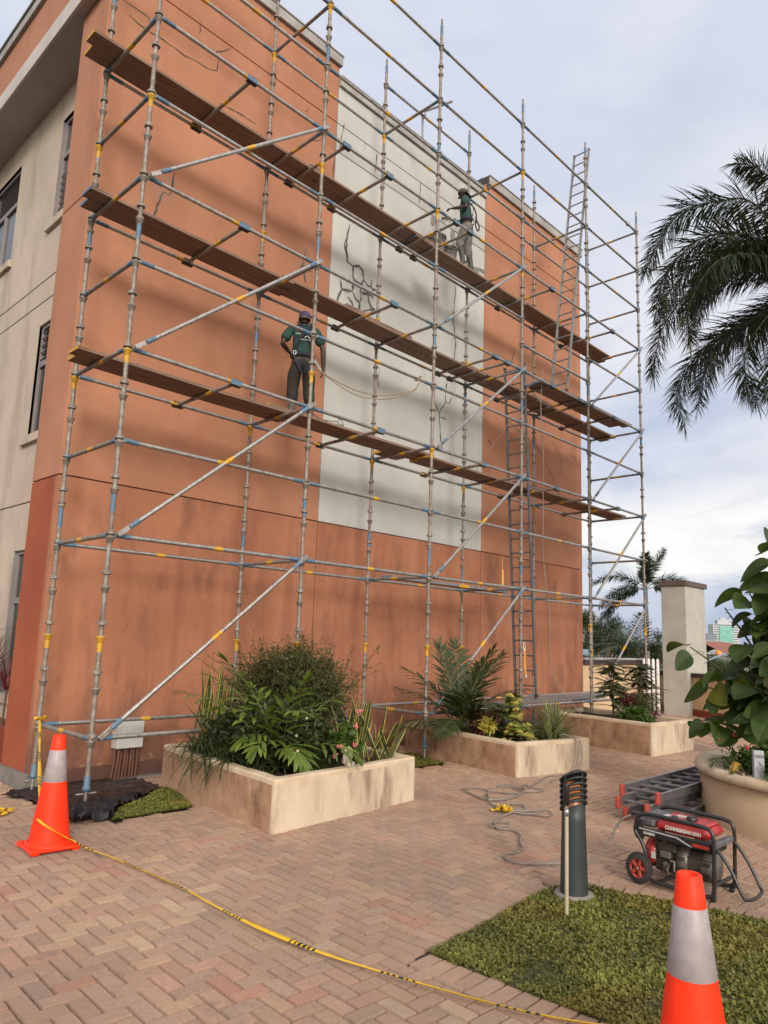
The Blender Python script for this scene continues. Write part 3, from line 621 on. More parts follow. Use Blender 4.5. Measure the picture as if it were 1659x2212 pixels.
for l, bays in FL.items():
    for b_ in bays: tubebar('ledger', (XS[b_], 0, L(l)), (XS[b_+1], 0, L(l)))
for l, bays in BLv.items():
    for b_ in bays: tubebar('ledger', (XS[b_], YW, L(l)), (XS[b_+1], YW, L(l)), mt='galv')
for i, ls in TR.items():
    for l in ls: tubebar('transom', (XS[i], 0, L(l)), (XS[i], YW, L(l)), mt='galv_old')
# intermediate transoms hooked over the ledgers with pressed blue ends
for l, xs_ in ((4, (1.354, 3.832, 6.305, 8.678, 11.176)), (6, (1.325, 4.03, 6.631, 6.985, 8.521, 9.577, 11.074)), (8, (1.289, 2.935, 3.823, 5.463, 5.848, 8.514, 11.076))):
    for x in xs_:
        m = MB(); z_ = L(l)-.005; m.tube([(x, .03, z_), (x, YW-.03, z_)], .0242, 12); m.cm = 1; m.tube([(x, .48, z_), (x, .62, z_)], .0254, 12, False); m.cm = 2
        for y, s_ in ((0, -1), (YW, 1)):
            m.cbox((x-.075, y-.034, z_+.030), (x+.075, y+.034, z_+.036), .002); m.cbox((x-.075, y+s_*.030-.003, z_-.030), (x+.075, y+s_*.030+.003, z_+.030), .002)
            m.cm = 3; m.cbox((x-.075, y-.030, z_-.040), (x+.075, y+.030, z_-.034), .002); m.cm = 2
        m.build('board_transom', ['galv_old', 'band_yellow', 'band_blue', 'dark_metal'], SC)
# face braces
for b_ in (0, 2, 4):
    for l in (0, 2, 4, 6):
        a, b = V((XS[b_]+.05, -.07, L(l)+.0)), V((XS[b_+1]+.03, -.07, L(l+2)+.05)); d = (b-a).normalized(); Ln = (b-a).length; m = MB(); p = lambda t: a+d*t
        m.tube([p(.16), p(Ln-.16)], .0242, 12); m.cm = 2; m.tube([p(.15), p(.28)], .0254, 12, False); m.tube([p(Ln-.28), p(Ln-.15)], .0254, 12, False); m.cm = 1; m.tube([p(Ln/2-.07), p(Ln/2+.07)], .0254, 12, False); m.cm = 0
        for e in (0, Ln-.19):
            M = frame(d, o=p(e)); m.cbox((0, -.008, -.026), (.19, .010, .026), .004, M)
        m.tube([a+V((0.03, -.02, 0)), a+V((0.0, .07, 0))], .010, 6); m.tube([b+V((-.03, -.02, 0)), b+V((-.03, .07, 0))], .010, 6)
        m.build('diagonal_brace', ['galv', 'band_yellow', 'band_blue'], SC)
# short handrail tube with swivel couplers above the grey panel
m = MB(); m.tube([(5.9, YW, L(11)), (5.95, .95, L(11)-.05), (5.97, .55, L(11)-.12)], .0242, 10); m.cm = 0
for p_ in ((6.0, YW-.02, L(11)),): m.blob(p_, (.06, .05, .06), 8, jit=.4)
m.tube([(6.02, YW+.02, L(11)+.02), (6.12, YW+.1, L(11)-.35)], .02, 8)
m.build('return_tube', ['galv'], SC)
for p_ in ((12.0, .02, L(11)+.03), (10.02, .03, L(11)+.0)):
    m = MB(); m.blob(p_, (.055, .05, .055), 8, jit=.5, seed=3); m.tube([V(p_)+V((-.05, 0, .06)), V(p_)+V((.02, 0, .0)), V(p_)+V((.07, -.02, .07))], .008, 5); m.build('coupler', 'galv', SC)

# ------------------------------------------------------------------ planks on the scaffold
def plank(x0, x1, y, z_, wd, label, group, end='', tilt=0.0, mt='plank', hook=None):
    m = MB(); L_ = x1-x0; n = 10; vs = []; T = .036; r = random.Random(int(x0*97+y*31+z_*7))
    sag = r.uniform(.0, .012); sk = r.uniform(-.012, .012)
    for i in range(n+1):
        t = i/n; x = -L_/2+L_*t; zz = tilt*(t-.5)*L_+sag*(2*t-1)**2+r.uniform(-.001, .001); yy = sk*(t-.5)+r.uniform(-.003, .003)
        for (a, b) in ((-1, 0), (1, 0), (1, 1), (-1, 1)): vs.append((x, yy+a*wd/2, zz+b*T))
    fs = [(4*i+j, 4*i+(j+1) % 4, 4*i+4+(j+1) % 4, 4*i+4+j) for i in range(n) for j in range(4)]+[(0, 3, 2, 1), (4*n, 4*n+1, 4*n+2, 4*n+3)]
    m.add(vs, fs)
    root = m.build('scaffold_plank', [mt, 'plank_edge']); root.location = ((x0+x1)/2, y, z_); tag(root, label, 'plank', group)
    if end:
        for e in ((-1, 1) if len(end) > 8 and ' ' in end else ((-1,) if end.startswith('L') else (1,))):
            c = 'band_blue' if 'blue' in end else 'band_yellow'
            m = MB(); x = e*L_/2; m.cbox((min(x-e*.22, x+e*.004), -wd/2-.002, T), (max(x-e*.22, x+e*.004), wd/2+.002, T+.004), .001); m.cbox((x-.003+e*.003, -wd/2, .0), (x+.003+e*.003, wd/2, T), .001)
            m.cbox((min(x-e*.22, x), wd/2+.001, .001), (max(x-e*.22, x), wd/2+.004, T), .001)
            m.build('end_band', c, root)
    return root
def deck(z_, ya, segs, nm):
    ords = ['first', 'second', 'third', 'fourth', 'fifth']
    for k, (x0, x1, dz, e) in enumerate(segs):
        for j in range(2):
            y = ya+.1125+j*.228; side = 'outer' if j == 0 else 'inner'
            plank(x0+(.05 if (j+k) % 2 else -.03), x1+(.04 if j else -.05), y, z_+dz, .222, f'brown timber plank on the {nm} deck, {side} board, {ords[k]} from the left end', 'timber planks on the scaffold decks', e)
LO = H0+4+.026; MI = H0+6+.026; HI = H0+8+.026
deck(LO, .52, [(-.28, 2.7, 0, 'Lyellow'), (2.2, 5.7, .037, 'Lyellow'), (5.5, 9.1, 0, 'Lyellow'), (8.6, 12.72, .037, 'Lblue')], 'lowest')
deck(MI, .73, [(-.24, 2.75, 0, 'Lblue'), (2.45, 5.3, .037, 'Ryellow'), (4.1, 7.4, 0, 'Rblue'), (6.6, 9.9, .037, 'Lblue'), (9.2, 12.70, 0, 'Rblue')], 'middle')
deck(HI, .80, [(-.36, 3.2, 0, 'Lyellow'), (2.9, 5.9, .037, 'Lblue'), (5.4, 8.9, 0, 'Lblue'), (8.5, 12.73, .037, 'Lyellow')], 'highest')
for j in range(2): plank(8.25+.05*j, 12.0-.2*j, .13+j*.228, MI+.0, .222, f'{"outer" if j == 0 else "inner"} brown plank of the short platform in front of the middle deck', 'timber planks on the scaffold decks', 'Lblue')
for k, (x0, x1, y, z_, lab, e) in enumerate([(3.75, 4.15, .83, MI+.075, 'short offcut board with blue edge on the middle deck beside the worker', 'Lblue'), (1.95, 2.35, .98, MI+.04, 'short yellow edged board end lying on the middle deck', 'Lyellow'), (4.9, 5.45, 1.1, LO+.04, 'short yellow edged offcut on the lowest deck in front of the grey panel', 'Lyellow'), (1.7, 2.2, .82, LO+.04, 'short yellow edged offcut lying on the lowest deck near the worker', 'Ryellow')]):
    plank(x0, x1, y, z_, .2, lab, 'board offcuts on the scaffold decks', e)
# steel board at the first lift
sb = empty('steel_board', (6.6, .9, H0+2.05), 'grey steel scaffold board with yellow stripe and blue end lying below the lowest deck', 'scaffold board')
m = MB(); m.cbox((-1.62, -.11, -.05), (1.62, .11, 0), .006); m.cm = 1; m.cbox((.15, -.1125, -.0525), (.42, .1125, .002), .002); m.cm = 2; m.cbox((1.45, -.1125, -.0525), (1.625, .1125, .002), .002); m.cbox((-1.625, -.1125, -.0525), (-1.4, .1125, .002), .002)
m.build('board', ['alu', 'band_yellow', 'band_blue'], sb); sb.rotation_euler = (0, 0, R_(1))
m = MB(); m.lathe([(0, 0), (.045, 0), (.05, .05), (.035, .08), (0, .085)], 12); o = m.build('red_cup', 'red_plastic'); o.location = (5.6, .85, H0+2.052); tag(o, 'small red plastic cup on the grey steel scaffold board', 'cup')
# perforated metal deck board near the lower ladder foot
m = MB(); m.cbox((6.55, .08, H0+.028), (10.7, .42, H0+.055), .004)
for i in range(60):
    for j in range(5): m.lathe([(.02, H0+.0555), (.016, H0+.060), (.006, H0+.060)], 6, Matrix.Translation((6.62+i*.069, .12+j*.065, 0)))
o = m.build('metal_deck_board', 'alu'); tag(o, 'perforated grey metal deck board resting on the bottom ledgers under the lower ladder', 'deck board')
m = MB(); m.cbox((8.3, .50, H0+.028), (12.2, .84, H0+.055), .004)
o = m.build('metal_deck_board', 'alu'); tag(o, 'plain grey metal deck board on the bottom ledgers at the right end of the scaffold', 'deck board')
# ------------------------------------------------------------------ ladders
def ladder(name, base, top, wid, label, seg_dir=(0, 1, 0), n=None, mt='alu', feet='rubber', rise=.28, stile=(.028, .058), cat='ladder', group=None):
    b, t = V(base), V(top); d = (t-b).normalized(); sd = V(seg_dir).normalized(); Ln = (t-b).length; nn = d.cross(sd).normalized()
    root = empty(name, b, label, cat, group)
    M = Matrix(((sd.x, nn.x, d.x, 0), (sd.y, nn.y, d.y, 0), (sd.z, nn.z, d.z, 0), (0, 0, 0, 1)))
    for s_ in (0, 1):
        m = MB(); c = s_*wid; w_, h_ = stile
        m.cbox((c-w_/2, -h_/2, .05), (c+w_/2, -h_/2+.006, Ln), .001, M); m.cbox((c-w_/2, h_/2-.006, .05), (c+w_/2, h_/2, Ln), .001, M); m.cbox((c+(-w_/2 if s_ == 0 else w_/2-.006), -h_/2, .05), (c+(-w_/2+.006 if s_ == 0 else w_/2), h_/2, Ln), .001, M)
        st = m.build('stile', mt, root)
        m = MB(); m.cbox((c-w_/2-.006, -h_/2-.008, .0), (c+w_/2+.006, h_/2+.008, .075), .006, M); m.build('foot', feet, st)
        m = MB(); m.cbox((c-w_/2-.004, -h_/2-.004, Ln-.02), (c+w_/2+.004, h_/2+.004, Ln+.012), .004, M); m.build('end_cap', feet, st)
    k = int((Ln-.2)/rise)
    for i in range(k+1):
        m = MB(); zz = .22+i*rise; m.tube([M @ V((.01, 0, zz)), M @ V((wid-.01, 0, zz))], .015, 8); m.build('rung', mt, root)
    return root
ladder('ladder', (8.72, .48, H0+.06), (8.30, .50, 7.15), .45, 'lower grey metal ladder standing inside the scaffold from the bottom boards to the middle deck', mt='alu_dark')
ladder('ladder', (9.18, .07, MI+.04), (10.28, .10, 12.72), .36, 'upper grey metal ladder standing on the side platform and rising above the scaffold top', mt='alu')

# ------------------------------------------------------------------ planters
def planter(F, Lf, Rt, h, label, th=.13):
    F, Lf, Rt = V((*F, 0)), V((*Lf, 0)), V((*Rt, 0)); Bk = Lf+Rt-F; c = (F+Bk)/2
    root = empty('planter_box', c, label, 'planter'); P = [p-c for p in (F, Rt, Bk, Lf)]
    e1 = (P[1]-P[0]).normalized(); e2 = (P[3]-P[0]).normalized(); dirs = [e1+e2, -e1+e2, -e1-e2, e1-e2]
    def loop(ins, rr, n=12):
        q = [P[i]+dirs[i]*ins for i in range(4)]; out = []
        for i in range(4):
            a, b, d = q[i-1], q[i], q[(i+1) % 4]; u = (a-b).normalized(); v = (d-b).normalized()
            for k in range(5): t = k/4; out.append(b+u*rr*(1-t)**2+v*rr*t*t)
            e = d-v*rr; s_ = b+v*rr
            for k in range(1, n): out.append(s_.lerp(e, k/n))
        return out
    L0, L1, L2, L3, L4 = loop(0, .045), loop(.010, .045), loop(th*.5, .04), loop(th-.012, .03), loop(th, .02); n = len(L0)
    def wv(i, zz): return .005*mnoise.noise(V((i*.35, 3, h)))
    def strip(m, A, za, B, zb):
        m.smooth = True; m.add([p+V((0, 0, za+(wv(i, 0) if za > .3 else 0))) for i, p in enumerate(A)]+[p+V((0, 0, zb+(wv(i, 0) if zb > .3 else 0))) for i, p in enumerate(B)], [(i, (i+1) % n, n+(i+1) % n, n+i) for i in range(n)])
    m = MB(); strip(m, L0, -.2, L0, h-.05); m.m = [1 if 50 <= k < 66 else 0 for k in range(len(m.f))]; m.build('wall', ['planter', 'planter_dirty'], root)
    m = MB(); strip(m, L0, h-.05, L0, h-.014); strip(m, L0, h-.014, L1, h-.002); strip(m, L1, h-.002, L2, h); strip(m, L2, h, L3, h-.003); strip(m, L3, h-.003, L4, h-.018); strip(m, L4, h-.018, L4, h-.18); m.build('rim', 'planter_rim', root)
    m = MB(); q = [P[i]+dirs[i]*(th-.01) for i in range(4)]; n2 = 16
    vs = [q[0].lerp(q[1], i/n2).lerp(q[3].lerp(q[2], i/n2), j/n2)+V((0, 0, h-.09+.03*mnoise.noise(V((i*.6, j*.6, h))))) for j in range(n2+1) for i in range(n2+1)]
    m.smooth = True; m.add(vs, [(j*(n2+1)+i, j*(n2+1)+i+1, (j+1)*(n2+1)+i+1, (j+1)*(n2+1)+i) for j in range(n2) for i in range(n2)]); m.build('soil', 'soil', root)
    return root
planter((.82, -1.851), (1.077, .518), (2.857, -1.696), .445, 'large stained cream planter box nearest the camera with a palm and bushy shrub')
planter((4.885, -1.651), (5.307, .701), (6.295, -1.918), .425, 'middle stained cream planter box with a palm, red plants and striped grass')
planter((8.30, -1.931), (8.75, .45), (9.75, -2.027), .50, 'farthest square cream planter box with leafy shrubs under the end of the scaffold')

# ------------------------------------------------------------------ plants
def hue(r, k=.35, warm=0.0): g = 1-k/2+k*r.random(); return (g*(1+warm*r.random()), g, g*(1-.3*r.random()))
def frond(m, P, n, LL, Wd, seed, plume=False, droop=.35, vang=.5, shape='lance', seg=3, bunch=False, tipfan=True, col=.35):
    P = smoothpath(P, 5); r = random.Random(seed); Ls = [0]
    for a, b in zip(P[:-1], P[1:]): Ls.append(Ls[-1]+(b-a).length)
    T = Ls[-1]; m.cm = 1; m.cc = 1.0; k = len(P); m.tube(P, [max(.0035, .016*(1-i/k)*min(1, T/1.5)+.002) for i in range(k)], 5); m.cm = 0
    def at(s):
        for i in range(len(Ls)-1):
            if Ls[i+1] >= s: t = (s-Ls[i])/max(1e-6, Ls[i+1]-Ls[i]); return P[i].lerp(P[i+1], t), (P[i+1]-P[i]).normalized()
        return P[-1], (P[-1]-P[-2]).normalized()
    for i in range(n):
        t = (i+.5)/n; t = .14+.86*t; p, d = at(t*T); side = d.cross(V((0, 0, 1)))
        side = side.normalized() if side.length > .05 else V((1, 0, 0)); upv = side.cross(d).normalized(); l = LL*(.45+.75*math.sin(math.pi*min(1, .12+t*.86)))*r.uniform(.85, 1.1)
        for s_ in (-1, 1):
            if plume:
                for q in range(3):
                    a = r.uniform(-1.2, 1.2); dd = (side*s_*math.cos(a)+upv*math.sin(a))*.8+d*r.uniform(.45, .9); m.cc = hue(r, col); m.leaf(p, dd, upv, l*r.uniform(.8, 1.05), Wd, droop*r.uniform(.3, 1.3), seg, shape)
            else:
                dd = side*s_*math.cos(vang)*.9+upv*math.sin(vang)*r.uniform(.2, .8)+d*r.uniform(.5, .75)*(1+t*.8); m.cc = hue(r, col); m.leaf(p, dd, upv+d*.3, l, Wd*r.uniform(.8, 1.1), droop*r.uniform(.6, 1.4), seg, shape)
    if tipfan:
        for q in range(4): m.cc = hue(r); m.leaf(P[-1], (P[-1]-P[-2]).normalized()+V((r.uniform(-.3, .3), r.uniform(-.3, .3), r.uniform(-.1, .3))), V((0, 0, 1)), LL*.6, Wd, droop, seg, shape)
def arch(p, az, L_, up_, droop_, n=5):
    """points of an arching stem starting at p, heading az, rising then drooping"""
    p = V(p); out = [p]; d = V((math.cos(az)*math.cos(up_), math.sin(az)*math.cos(up_), math.sin(up_)))
    for i in range(n): d = (d+V((0, 0, -droop_/n))).normalized(); p = p+d*L_/n; out.append(p)
    return out
def straps(m, c, n, L_, W_, seed, droop=1.0, up0=.5, up1=1.45, spread=.05, shape='strap', k=.35, seg=6, fold=.12, az=None):
    r = random.Random(seed); c = V(c)
    for i in range(n):
        a = r.uniform(0, 6.283) if az is None else r.uniform(*az); e = r.uniform(up0, up1); d = V((math.cos(a)*math.cos(e), math.sin(a)*math.cos(e), math.sin(e)))
        m.cc = hue(r, k); m.leaf(c+V((r.uniform(-spread, spread), r.uniform(-spread, spread), r.uniform(0, .03))), d, V((-math.sin(a), math.cos(a), 0)).cross(d), L_*r.uniform(.6, 1.1), W_*r.uniform(.7, 1.1), droop*r.uniform(.5, 1.4), seg, shape, fold)
def finish(m, name, leafmat, stemmat, label, cat, group=None, ms=None):
    """split leaves and stems of the collected mesh into a thing with two parts"""
    c = V((sum(v[0] for v in m.v)/len(m.v), sum(v[1] for v in m.v)/len(m.v), min(v[2] for v in m.v))); root = empty(name, c, label, cat, group)
    mats = ms or [leafmat, stemmat]
    for idx, pn in ((0, 'foliage'), (1, 'stem'), (2, 'flower')):
        fs = [i for i, q in enumerate(m.m) if q == idx]
        if not fs or idx >= len(mats): continue
        b = MB(); used = {}
        for i in fs:
            f = []
            for v in m.f[i]:
                if v not in used: used[v] = len(b.v); b.v.append(tuple(V(m.v[v])-c))
                f.append(used[v])
            b.f.append(f); b.m.append(0); b.c.append(m.c[i]); b.sm.append(m.sm[i])
        b.build(pn, mats[idx], root)
    return root
def bush(m, c, rad, n, leafL, leafW, seed, twigs=0, tw=.6, shape='lance', k=.4, base=None):
    """uneven mass of leaves: leaves clustered along random twigs"""
    r = random.Random(seed); c = V(c); base = V(base) if base else c-V((0, 0, rad[2]))
    nt = twigs or max(20, n//40); per = n//nt
    for i in range(nt):
        a = r.uniform(0, 6.283); e = r.uniform(-.5, 1.45); q = r.random()**.45; tip = c+V((math.cos(a)*math.cos(e)*rad[0], math.sin(a)*math.cos(e)*rad[1], math.sin(e)*rad[2]))*q*r.uniform(.75, 1.12)
        mid = base.lerp(tip, .55)+V((0, 0, .12*rad[2])); pts = smoothpath([base, mid, tip], 3); m.cm = 1; m.cc = 1.0; m.tube(pts, [.006, .005, .004, .003, .003, .002, .0015][:len(pts)], 4, False); m.cm = 0
        for j in range(per):
            t = 1-(r.random()**1.5)*tw; p = mid.lerp(tip, t)+V((r.gauss(0, 1), r.gauss(0, 1), r.gauss(0, 1)))*.045*(rad[0]+rad[2]); m.cc = hue(r, k)
            m.leaf(p, V((r.gauss(0, 1), r.gauss(0, 1), r.gauss(.2, .8))), V((r.gauss(0, .5), r.gauss(0, .5), 1)), leafL*r.uniform(.6, 1.2), leafW*r.uniform(.7, 1.1), .3, 2, shape)
def wisps(m, c, n, L_, seed, leafL=.02, leafW=.011, up=(.5, 1.5), dens=60, spread=.35, droop=.5):
    r = random.Random(seed)
    for i in range(n):
        a = r.uniform(0, 6.283); e = r.uniform(*up); P = smoothpath(arch(V(c)+V((r.uniform(-spread, spread), r.uniform(-spread, spread), 0)), a, L_*r.uniform(.5, 1.1), e, droop*r.uniform(.3, 1.6), 4), 3)
        m.cm = 1; m.cc = 1.0; m.tube(P, [.004*(1-q/len(P))+.0012 for q in range(len(P))], 4, False); m.cm = 0
        for k in range(dens):
            t = r.uniform(.12, 1)*(len(P)-1); q = int(min(t, len(P)-2)); p = P[q].lerp(P[q+1], t-q); m.cc = hue(r, .5)
            m.leaf(p+V((r.gauss(0, .008), r.gauss(0, .008), r.gauss(0, .008))), V((r.gauss(0, 1), r.gauss(0, 1), r.gauss(.3, .7))), V((0, 0, 1)), leafL*r.uniform(.6, 1.3), leafW, .2, 2, 'lance')
            if r.random() < .25:
                b = P[q]; d = V((r.gauss(0, 1), r.gauss(0, 1), r.gauss(.2, .7))).normalized(); m.leaf(b+d*.03, d, V((0, 0, 1)), leafL, leafW, .2, 2, 'lance'); m.leaf(b+d*.05, d.cross(V((0, 0, 1)))+d, V((0, 0, 1)), leafL, leafW, .2, 2, 'lance')
# planter 1: clumping palm
m = MB(); r = random.Random(2); c0 = V((1.55, -.95, .38))
for i, (az, e, l, dr, sd) in enumerate([(2.2, 1.20, 1.22, 1.15, 1), (2.7, 1.15, 1.20, 1.2, 2), (3.2, 1.15, 1.08, 1.3, 3), (3.6, 1.1, .80, 1.6, 4), (4.3, 1.05, .80, 1.6, 5), (5.0, 1.0, .85, 1.5, 6), (5.6, 1.2, 1.1, 1.1, 7), (.1, 1.15, .95, 1.2, 8), (.9, 1.1, 1.05, 1.3, 9), (1.4, 1.2, 1.12, 1.2, 10), (4.6, 1.25, .62, 2.2, 11), (3.3, 1.3, .70, 2.0, 12), (5.3, .8, .75, 1.6, 13), (2.2, .9, .8, 1.4, 14) , (3.0, 1.3, 1.25, 1.1, 16), (4.2, 1.3, .95, 1.6, 17), (4.8, 1.35, 1.0, 1.2, 18), (.5, .8, .9, 1.3, 19), (5.9, .8, .9, 1.4, 20),  (1.7, .9, 1.0, 1.2, 22)]):
    frond(m, arch(c0+V((r.uniform(-.16, .16), r.uniform(-.16, .16), 0)), az, l, e, dr, 6), 7, .31, .050, sd, droop=.75, vang=.35, shape='lance', seg=5, tipfan=True, col=.6)
finish(m, 'palm_clump', 'leaf_bright', 'stem_green', 'bright green clumping palm with broad leaflets at the front of the nearest planter', 'palm')
# dark understory
m = MB(); bush(m, (1.6, -.75, .66), (.66, .88, .36), 9000, .085, .034, 21, 220)
finish(m, 'leafy_groundcover', 'leaf_dark', 'stem', 'dark green leafy undergrowth filling the nearest planter beneath the palm', 'shrub')
# fine twiggy shrub
m = MB(); bush(m, (2.45, -.05, 1.0), (.86, .72, .58), 46000, .034, .019, 5, 620, .75, base=(2.45, 0, .45)); wisps(m, (2.45, .0, .95), 150, .82, 6, leafL=.028, leafW=.015, dens=60, spread=.48, droop=.35)
finish(m, 'twiggy_shrub', 'leaf_fine', 'stem', 'large fine leaved twiggy shrub rising behind the palm in the nearest planter', 'shrub')
def snake(c, n, h, seed, label, lean=.12):
    m = MB(); r = random.Random(seed); c = V(c)
    for i in range(n):
        a = r.uniform(0, 6.28); p = c+V((r.uniform(-.16, .16), r.uniform(-.14, .14), 0)); L_ = h*r.uniform(.6, 1.1); d = V((math.cos(a)*lean*r.uniform(.3, 2.2), math.sin(a)*lean*r.uniform(.3, 2.2), 1)).normalized(); W0 = .055*r.uniform(.7, 1.1); nr = V((math.cos(a+1.2), math.sin(a+1.2), 0)); sg = 7; sd_ = d.cross(nr).normalized(); rows = []
        for k in range(sg+1):
            t = k/sg; wv = W0*(.55+.9*t-.35*t*t)*(1 if t < .7 else (1-((t-.7)/.3)**2)+.02); q = p+d*L_*t+nr*.03*math.sin(t*3+a); rows.append([q-sd_*wv*.5, q-sd_*wv*.36+nr*.004, q+nr*.010, q+sd_*wv*.36+nr*.004, q+sd_*wv*.5])
        for k in range(sg):
            for j in range(4):
                m.cm = 2 if j in (0, 3) else 0; g = .7+.5*r.random(); m.cc = (g, g, g); m.add([rows[k][j], rows[k][j+1], rows[k+1][j+1], rows[k+1][j]], [(0, 1, 2, 3)])
    c = c-V((0, 0, 0)); root = empty('snake_plant', c, label, 'plant')
    m.v = [tuple(V(v)-c) for v in m.v]; mm = MB(); mm.v, mm.f, mm.c, mm.sm = m.v, m.f, m.c, m.sm; mm.m = [1 if q == 2 else 0 for q in m.m]; mm.build('leaves', ['leaf_dark', 'leaf_yellow'], root)
snake((2.50, -1.12, .36), 26, .66, 4, 'yellow edged snake plant cluster at the right end of the nearest planter', .2)
snake((2.62, -1.40, .36), 9, .62, 14, 'leaning yellow edged snake plant leaves at the right front corner of the nearest planter', .35)
snake((1.42, .02, .36), 22, .92, 5, 'tall dark snake plant cluster at the left back of the nearest planter', .07)
m = MB(); straps(m, (1.22, -.28, .44), 190, .70, .020, 7, 1.9, .35, 1.35, .22, k=.4); straps(m, (1.15, -.75, .42), 80, .5, .018, 8, 2.0, .3, 1.2, .2); straps(m, (1.30, -1.25, .42), 60, .42, .02, 18, 1.9, .3, 1.2, .18)
finish(m, 'strap_leaf_plant', 'leaf_dark', 'stem', 'dark strap leaved plant drooping over the left rim of the nearest planter', 'plant')
def cauliflower(m, c, r_, seed):
    r = random.Random(seed)
    for q in range(14): m.blob(V(c)+V((r.gauss(0, r_*.5), r.gauss(0, r_*.5), r.gauss(0, r_*.5))), r_*.38, 6)
m = MB(); bush(m, (1.95, -1.48, .60), (.20, .17, .22), 1300, .055, .042, 31, 50, shape='round'); m.cm = 2; m.cc = 1.0
for i, q in enumerate(((1.75, -1.66, .64), (2.02, -1.60, .80), (2.05, -1.62, .96), (1.72, -1.62, .55), (1.98, -1.62, .62))): cauliflower(m, q, .026, i)
finish(m, 'pink_flowering_plant', 'leaf_mid', 'stem_green', 'low green plant with pink flower clusters beside the white stone in the nearest planter', 'flowering plant', ms=['leaf_mid', 'stem_green', 'flower_pink'])
m = MB(); m.cm = 2; m.cc = 1.0
for i, q in enumerate(((1.45, -1.35, .72), (1.42, -1.45, .50), (1.7, -1.2, .86), (1.35, -1.5, .60))): m.blob(q, .016, 6); m.cm = 1; m.tube([V(q)-V((0, 0, .22)), q], .002, 4); m.cm = 2
m.cm = 0; bush(m, (1.45, -1.38, .48), (.14, .12, .12), 240, .06, .035, 33, 16)
finish(m, 'daisy_plant', 'leaf_dark', 'stem_green', 'sprinkling of small cream daisies among the dark leaves at the front of the nearest planter', 'flowering plant', ms=['leaf_dark', 'stem_green', 'flower_white'])
m = MB(); m.blob((0, 0, .10), (.055, .04, .085), 12, Matrix.Rotation(.5, 3, 'Y'), .5, 3); m.blob((.03, -.01, .02), (.06, .045, .04), 10, None, .5, 5); m.blob((-.045, 0, .16), (.04, .03, .03), 10, None, .4, 6)
o = m.build('white_stone', 'stone_white'); o.location = (1.86, -1.66, .43); tag(o, 'rough white stone ornament on the rim of the nearest planter', 'stone')

# planter 2
def pal(c, specs, name, label, leafmat='leaf_dark', n=20, LL=.34, W0=.030, seed=0, vang=.35, droop=.5, stemz=0, group=None, plume=False):
    m = MB(); r = random.Random(seed)
    if stemz: m.cm = 1; m.tube([V(c)-V((0, 0, stemz)), V(c)-V((0, 0, stemz*.5)), c], [.07, .06, .05], 10); m.cm = 0
    for i, (az, e, l, dr) in enumerate(specs): frond(m, arch(V(c)+V((r.uniform(-.05, .05), r.uniform(-.05, .05), 0)), az, l, e, dr, 6), n, LL, W0, seed*50+i, plume=plume, droop=droop, vang=vang, seg=3)
    return finish(m, name, leafmat, 'stem' if stemz else 'stem_green', label, 'palm', group)
pal((5.42, -.28, .45), [(2.3, .95, 1.05, .9), (2.6, .5, .95, .9), (3.5, .7, .9, 1.2), (4.5, 1.0, 1.0, 1.2), (5.3, 1.0, 1.15, 1.0), (6.0, 1.2, 1.25, .8), (.3, 1.15, 1.25, .9), (.9, 1.3, 1.25, .7), (1.5, 1.35, 1.2, .6), (1.9, 1.1, 1.15, .9), (5.7, .8, 1.1, 1.0), (4.9, 1.3, 1.2, .7), (3.9, 1.2, .9, 1.3), (.0, .7, 1.1, 1.0), (5.1, .8, .8, 1.0)], 'palm_plant', 'dark green feather palm in the left end of the middle planter', 'leaf_dark', 18, .36, .046, 3)
def cordy(c, label, n=26, L_=.26, seed=0, stem=.1, mt='leaf_red', w_=.035):
    m = MB(); m.cm = 1; m.cc = 1.0; m.tube([c, V(c)+V((0, 0, stem))], .009, 6); m.cm = 0; straps(m, V(c)+V((0, 0, stem)), n, L_, w_, seed, 1.3, .3, 1.4, .02, 'lance', .5, 5, .15)
    finish(m, 'cordyline', mt, 'stem', label, 'plant')
cordy((5.55, -.62, .38), 'dark red leaved cordyline under the palm in the middle planter', 44, .38, 1)
cordy((5.85, -.55, .38), 'dark red leaved cordyline in the centre of the middle planter', 44, .38, 2)
cordy((6.05, -.05, .38), 'dark red leaved cordyline at the back rim of the middle planter', 30, .28, 3)
cordy((5.85, -.2, .42), 'thin spiky red dracaena standing upright behind the red cordylines', 44, .36, 4, .12, w_=.012)
m = MB(); bush(m, (5.38, -.82, .52), (.13, .13, .14), 260, .10, .034, 41, 22)
finish(m, 'croton', 'leaf_yellow', 'stem_green', 'small yellow green variegated croton in front of the red plants', 'plant')
def scheff(c, h, n, seed, label, rad=.16):
    m = MB(); r = random.Random(seed); c = V(c); m.cm = 1; m.cc = 1.0
    for q in range(3): m.tube([c+V((q*.02, 0, 0)), c+V((r.uniform(-.06, .06), r.uniform(-.06, .06), h*.85))], .009, 6)
    for i in range(n):
        z_ = h*(r.random()**.85); a = r.uniform(0, 6.28); rr_ = rad*(1.25-.75*z_/h)*r.uniform(.35, 1.1); p = c+V((math.cos(a)*rr_, math.sin(a)*rr_, z_+.02)); m.cm = 1; m.cc = 1.0; m.tube([c+V((0, 0, z_)), p], .002, 4, False); m.cm = 0
        col = (1, 1, 1) if r.random() < .55 else (.28, .42, .35)
        for k in range(7):
            b = a+(k-3)*.42+r.uniform(-.1, .1); g = r.uniform(.75, 1.15); m.cc = (col[0]*g, col[1]*g, col[2]*g); m.leaf(p, V((math.cos(b), math.sin(b), .15)), V((0, 0, 1)), .085*r.uniform(.8, 1.15), .032, 1.1, 3, 'lance')
    finish(m, 'variegated_shrub', 'leaf_yellow', 'stem', label, 'shrub')
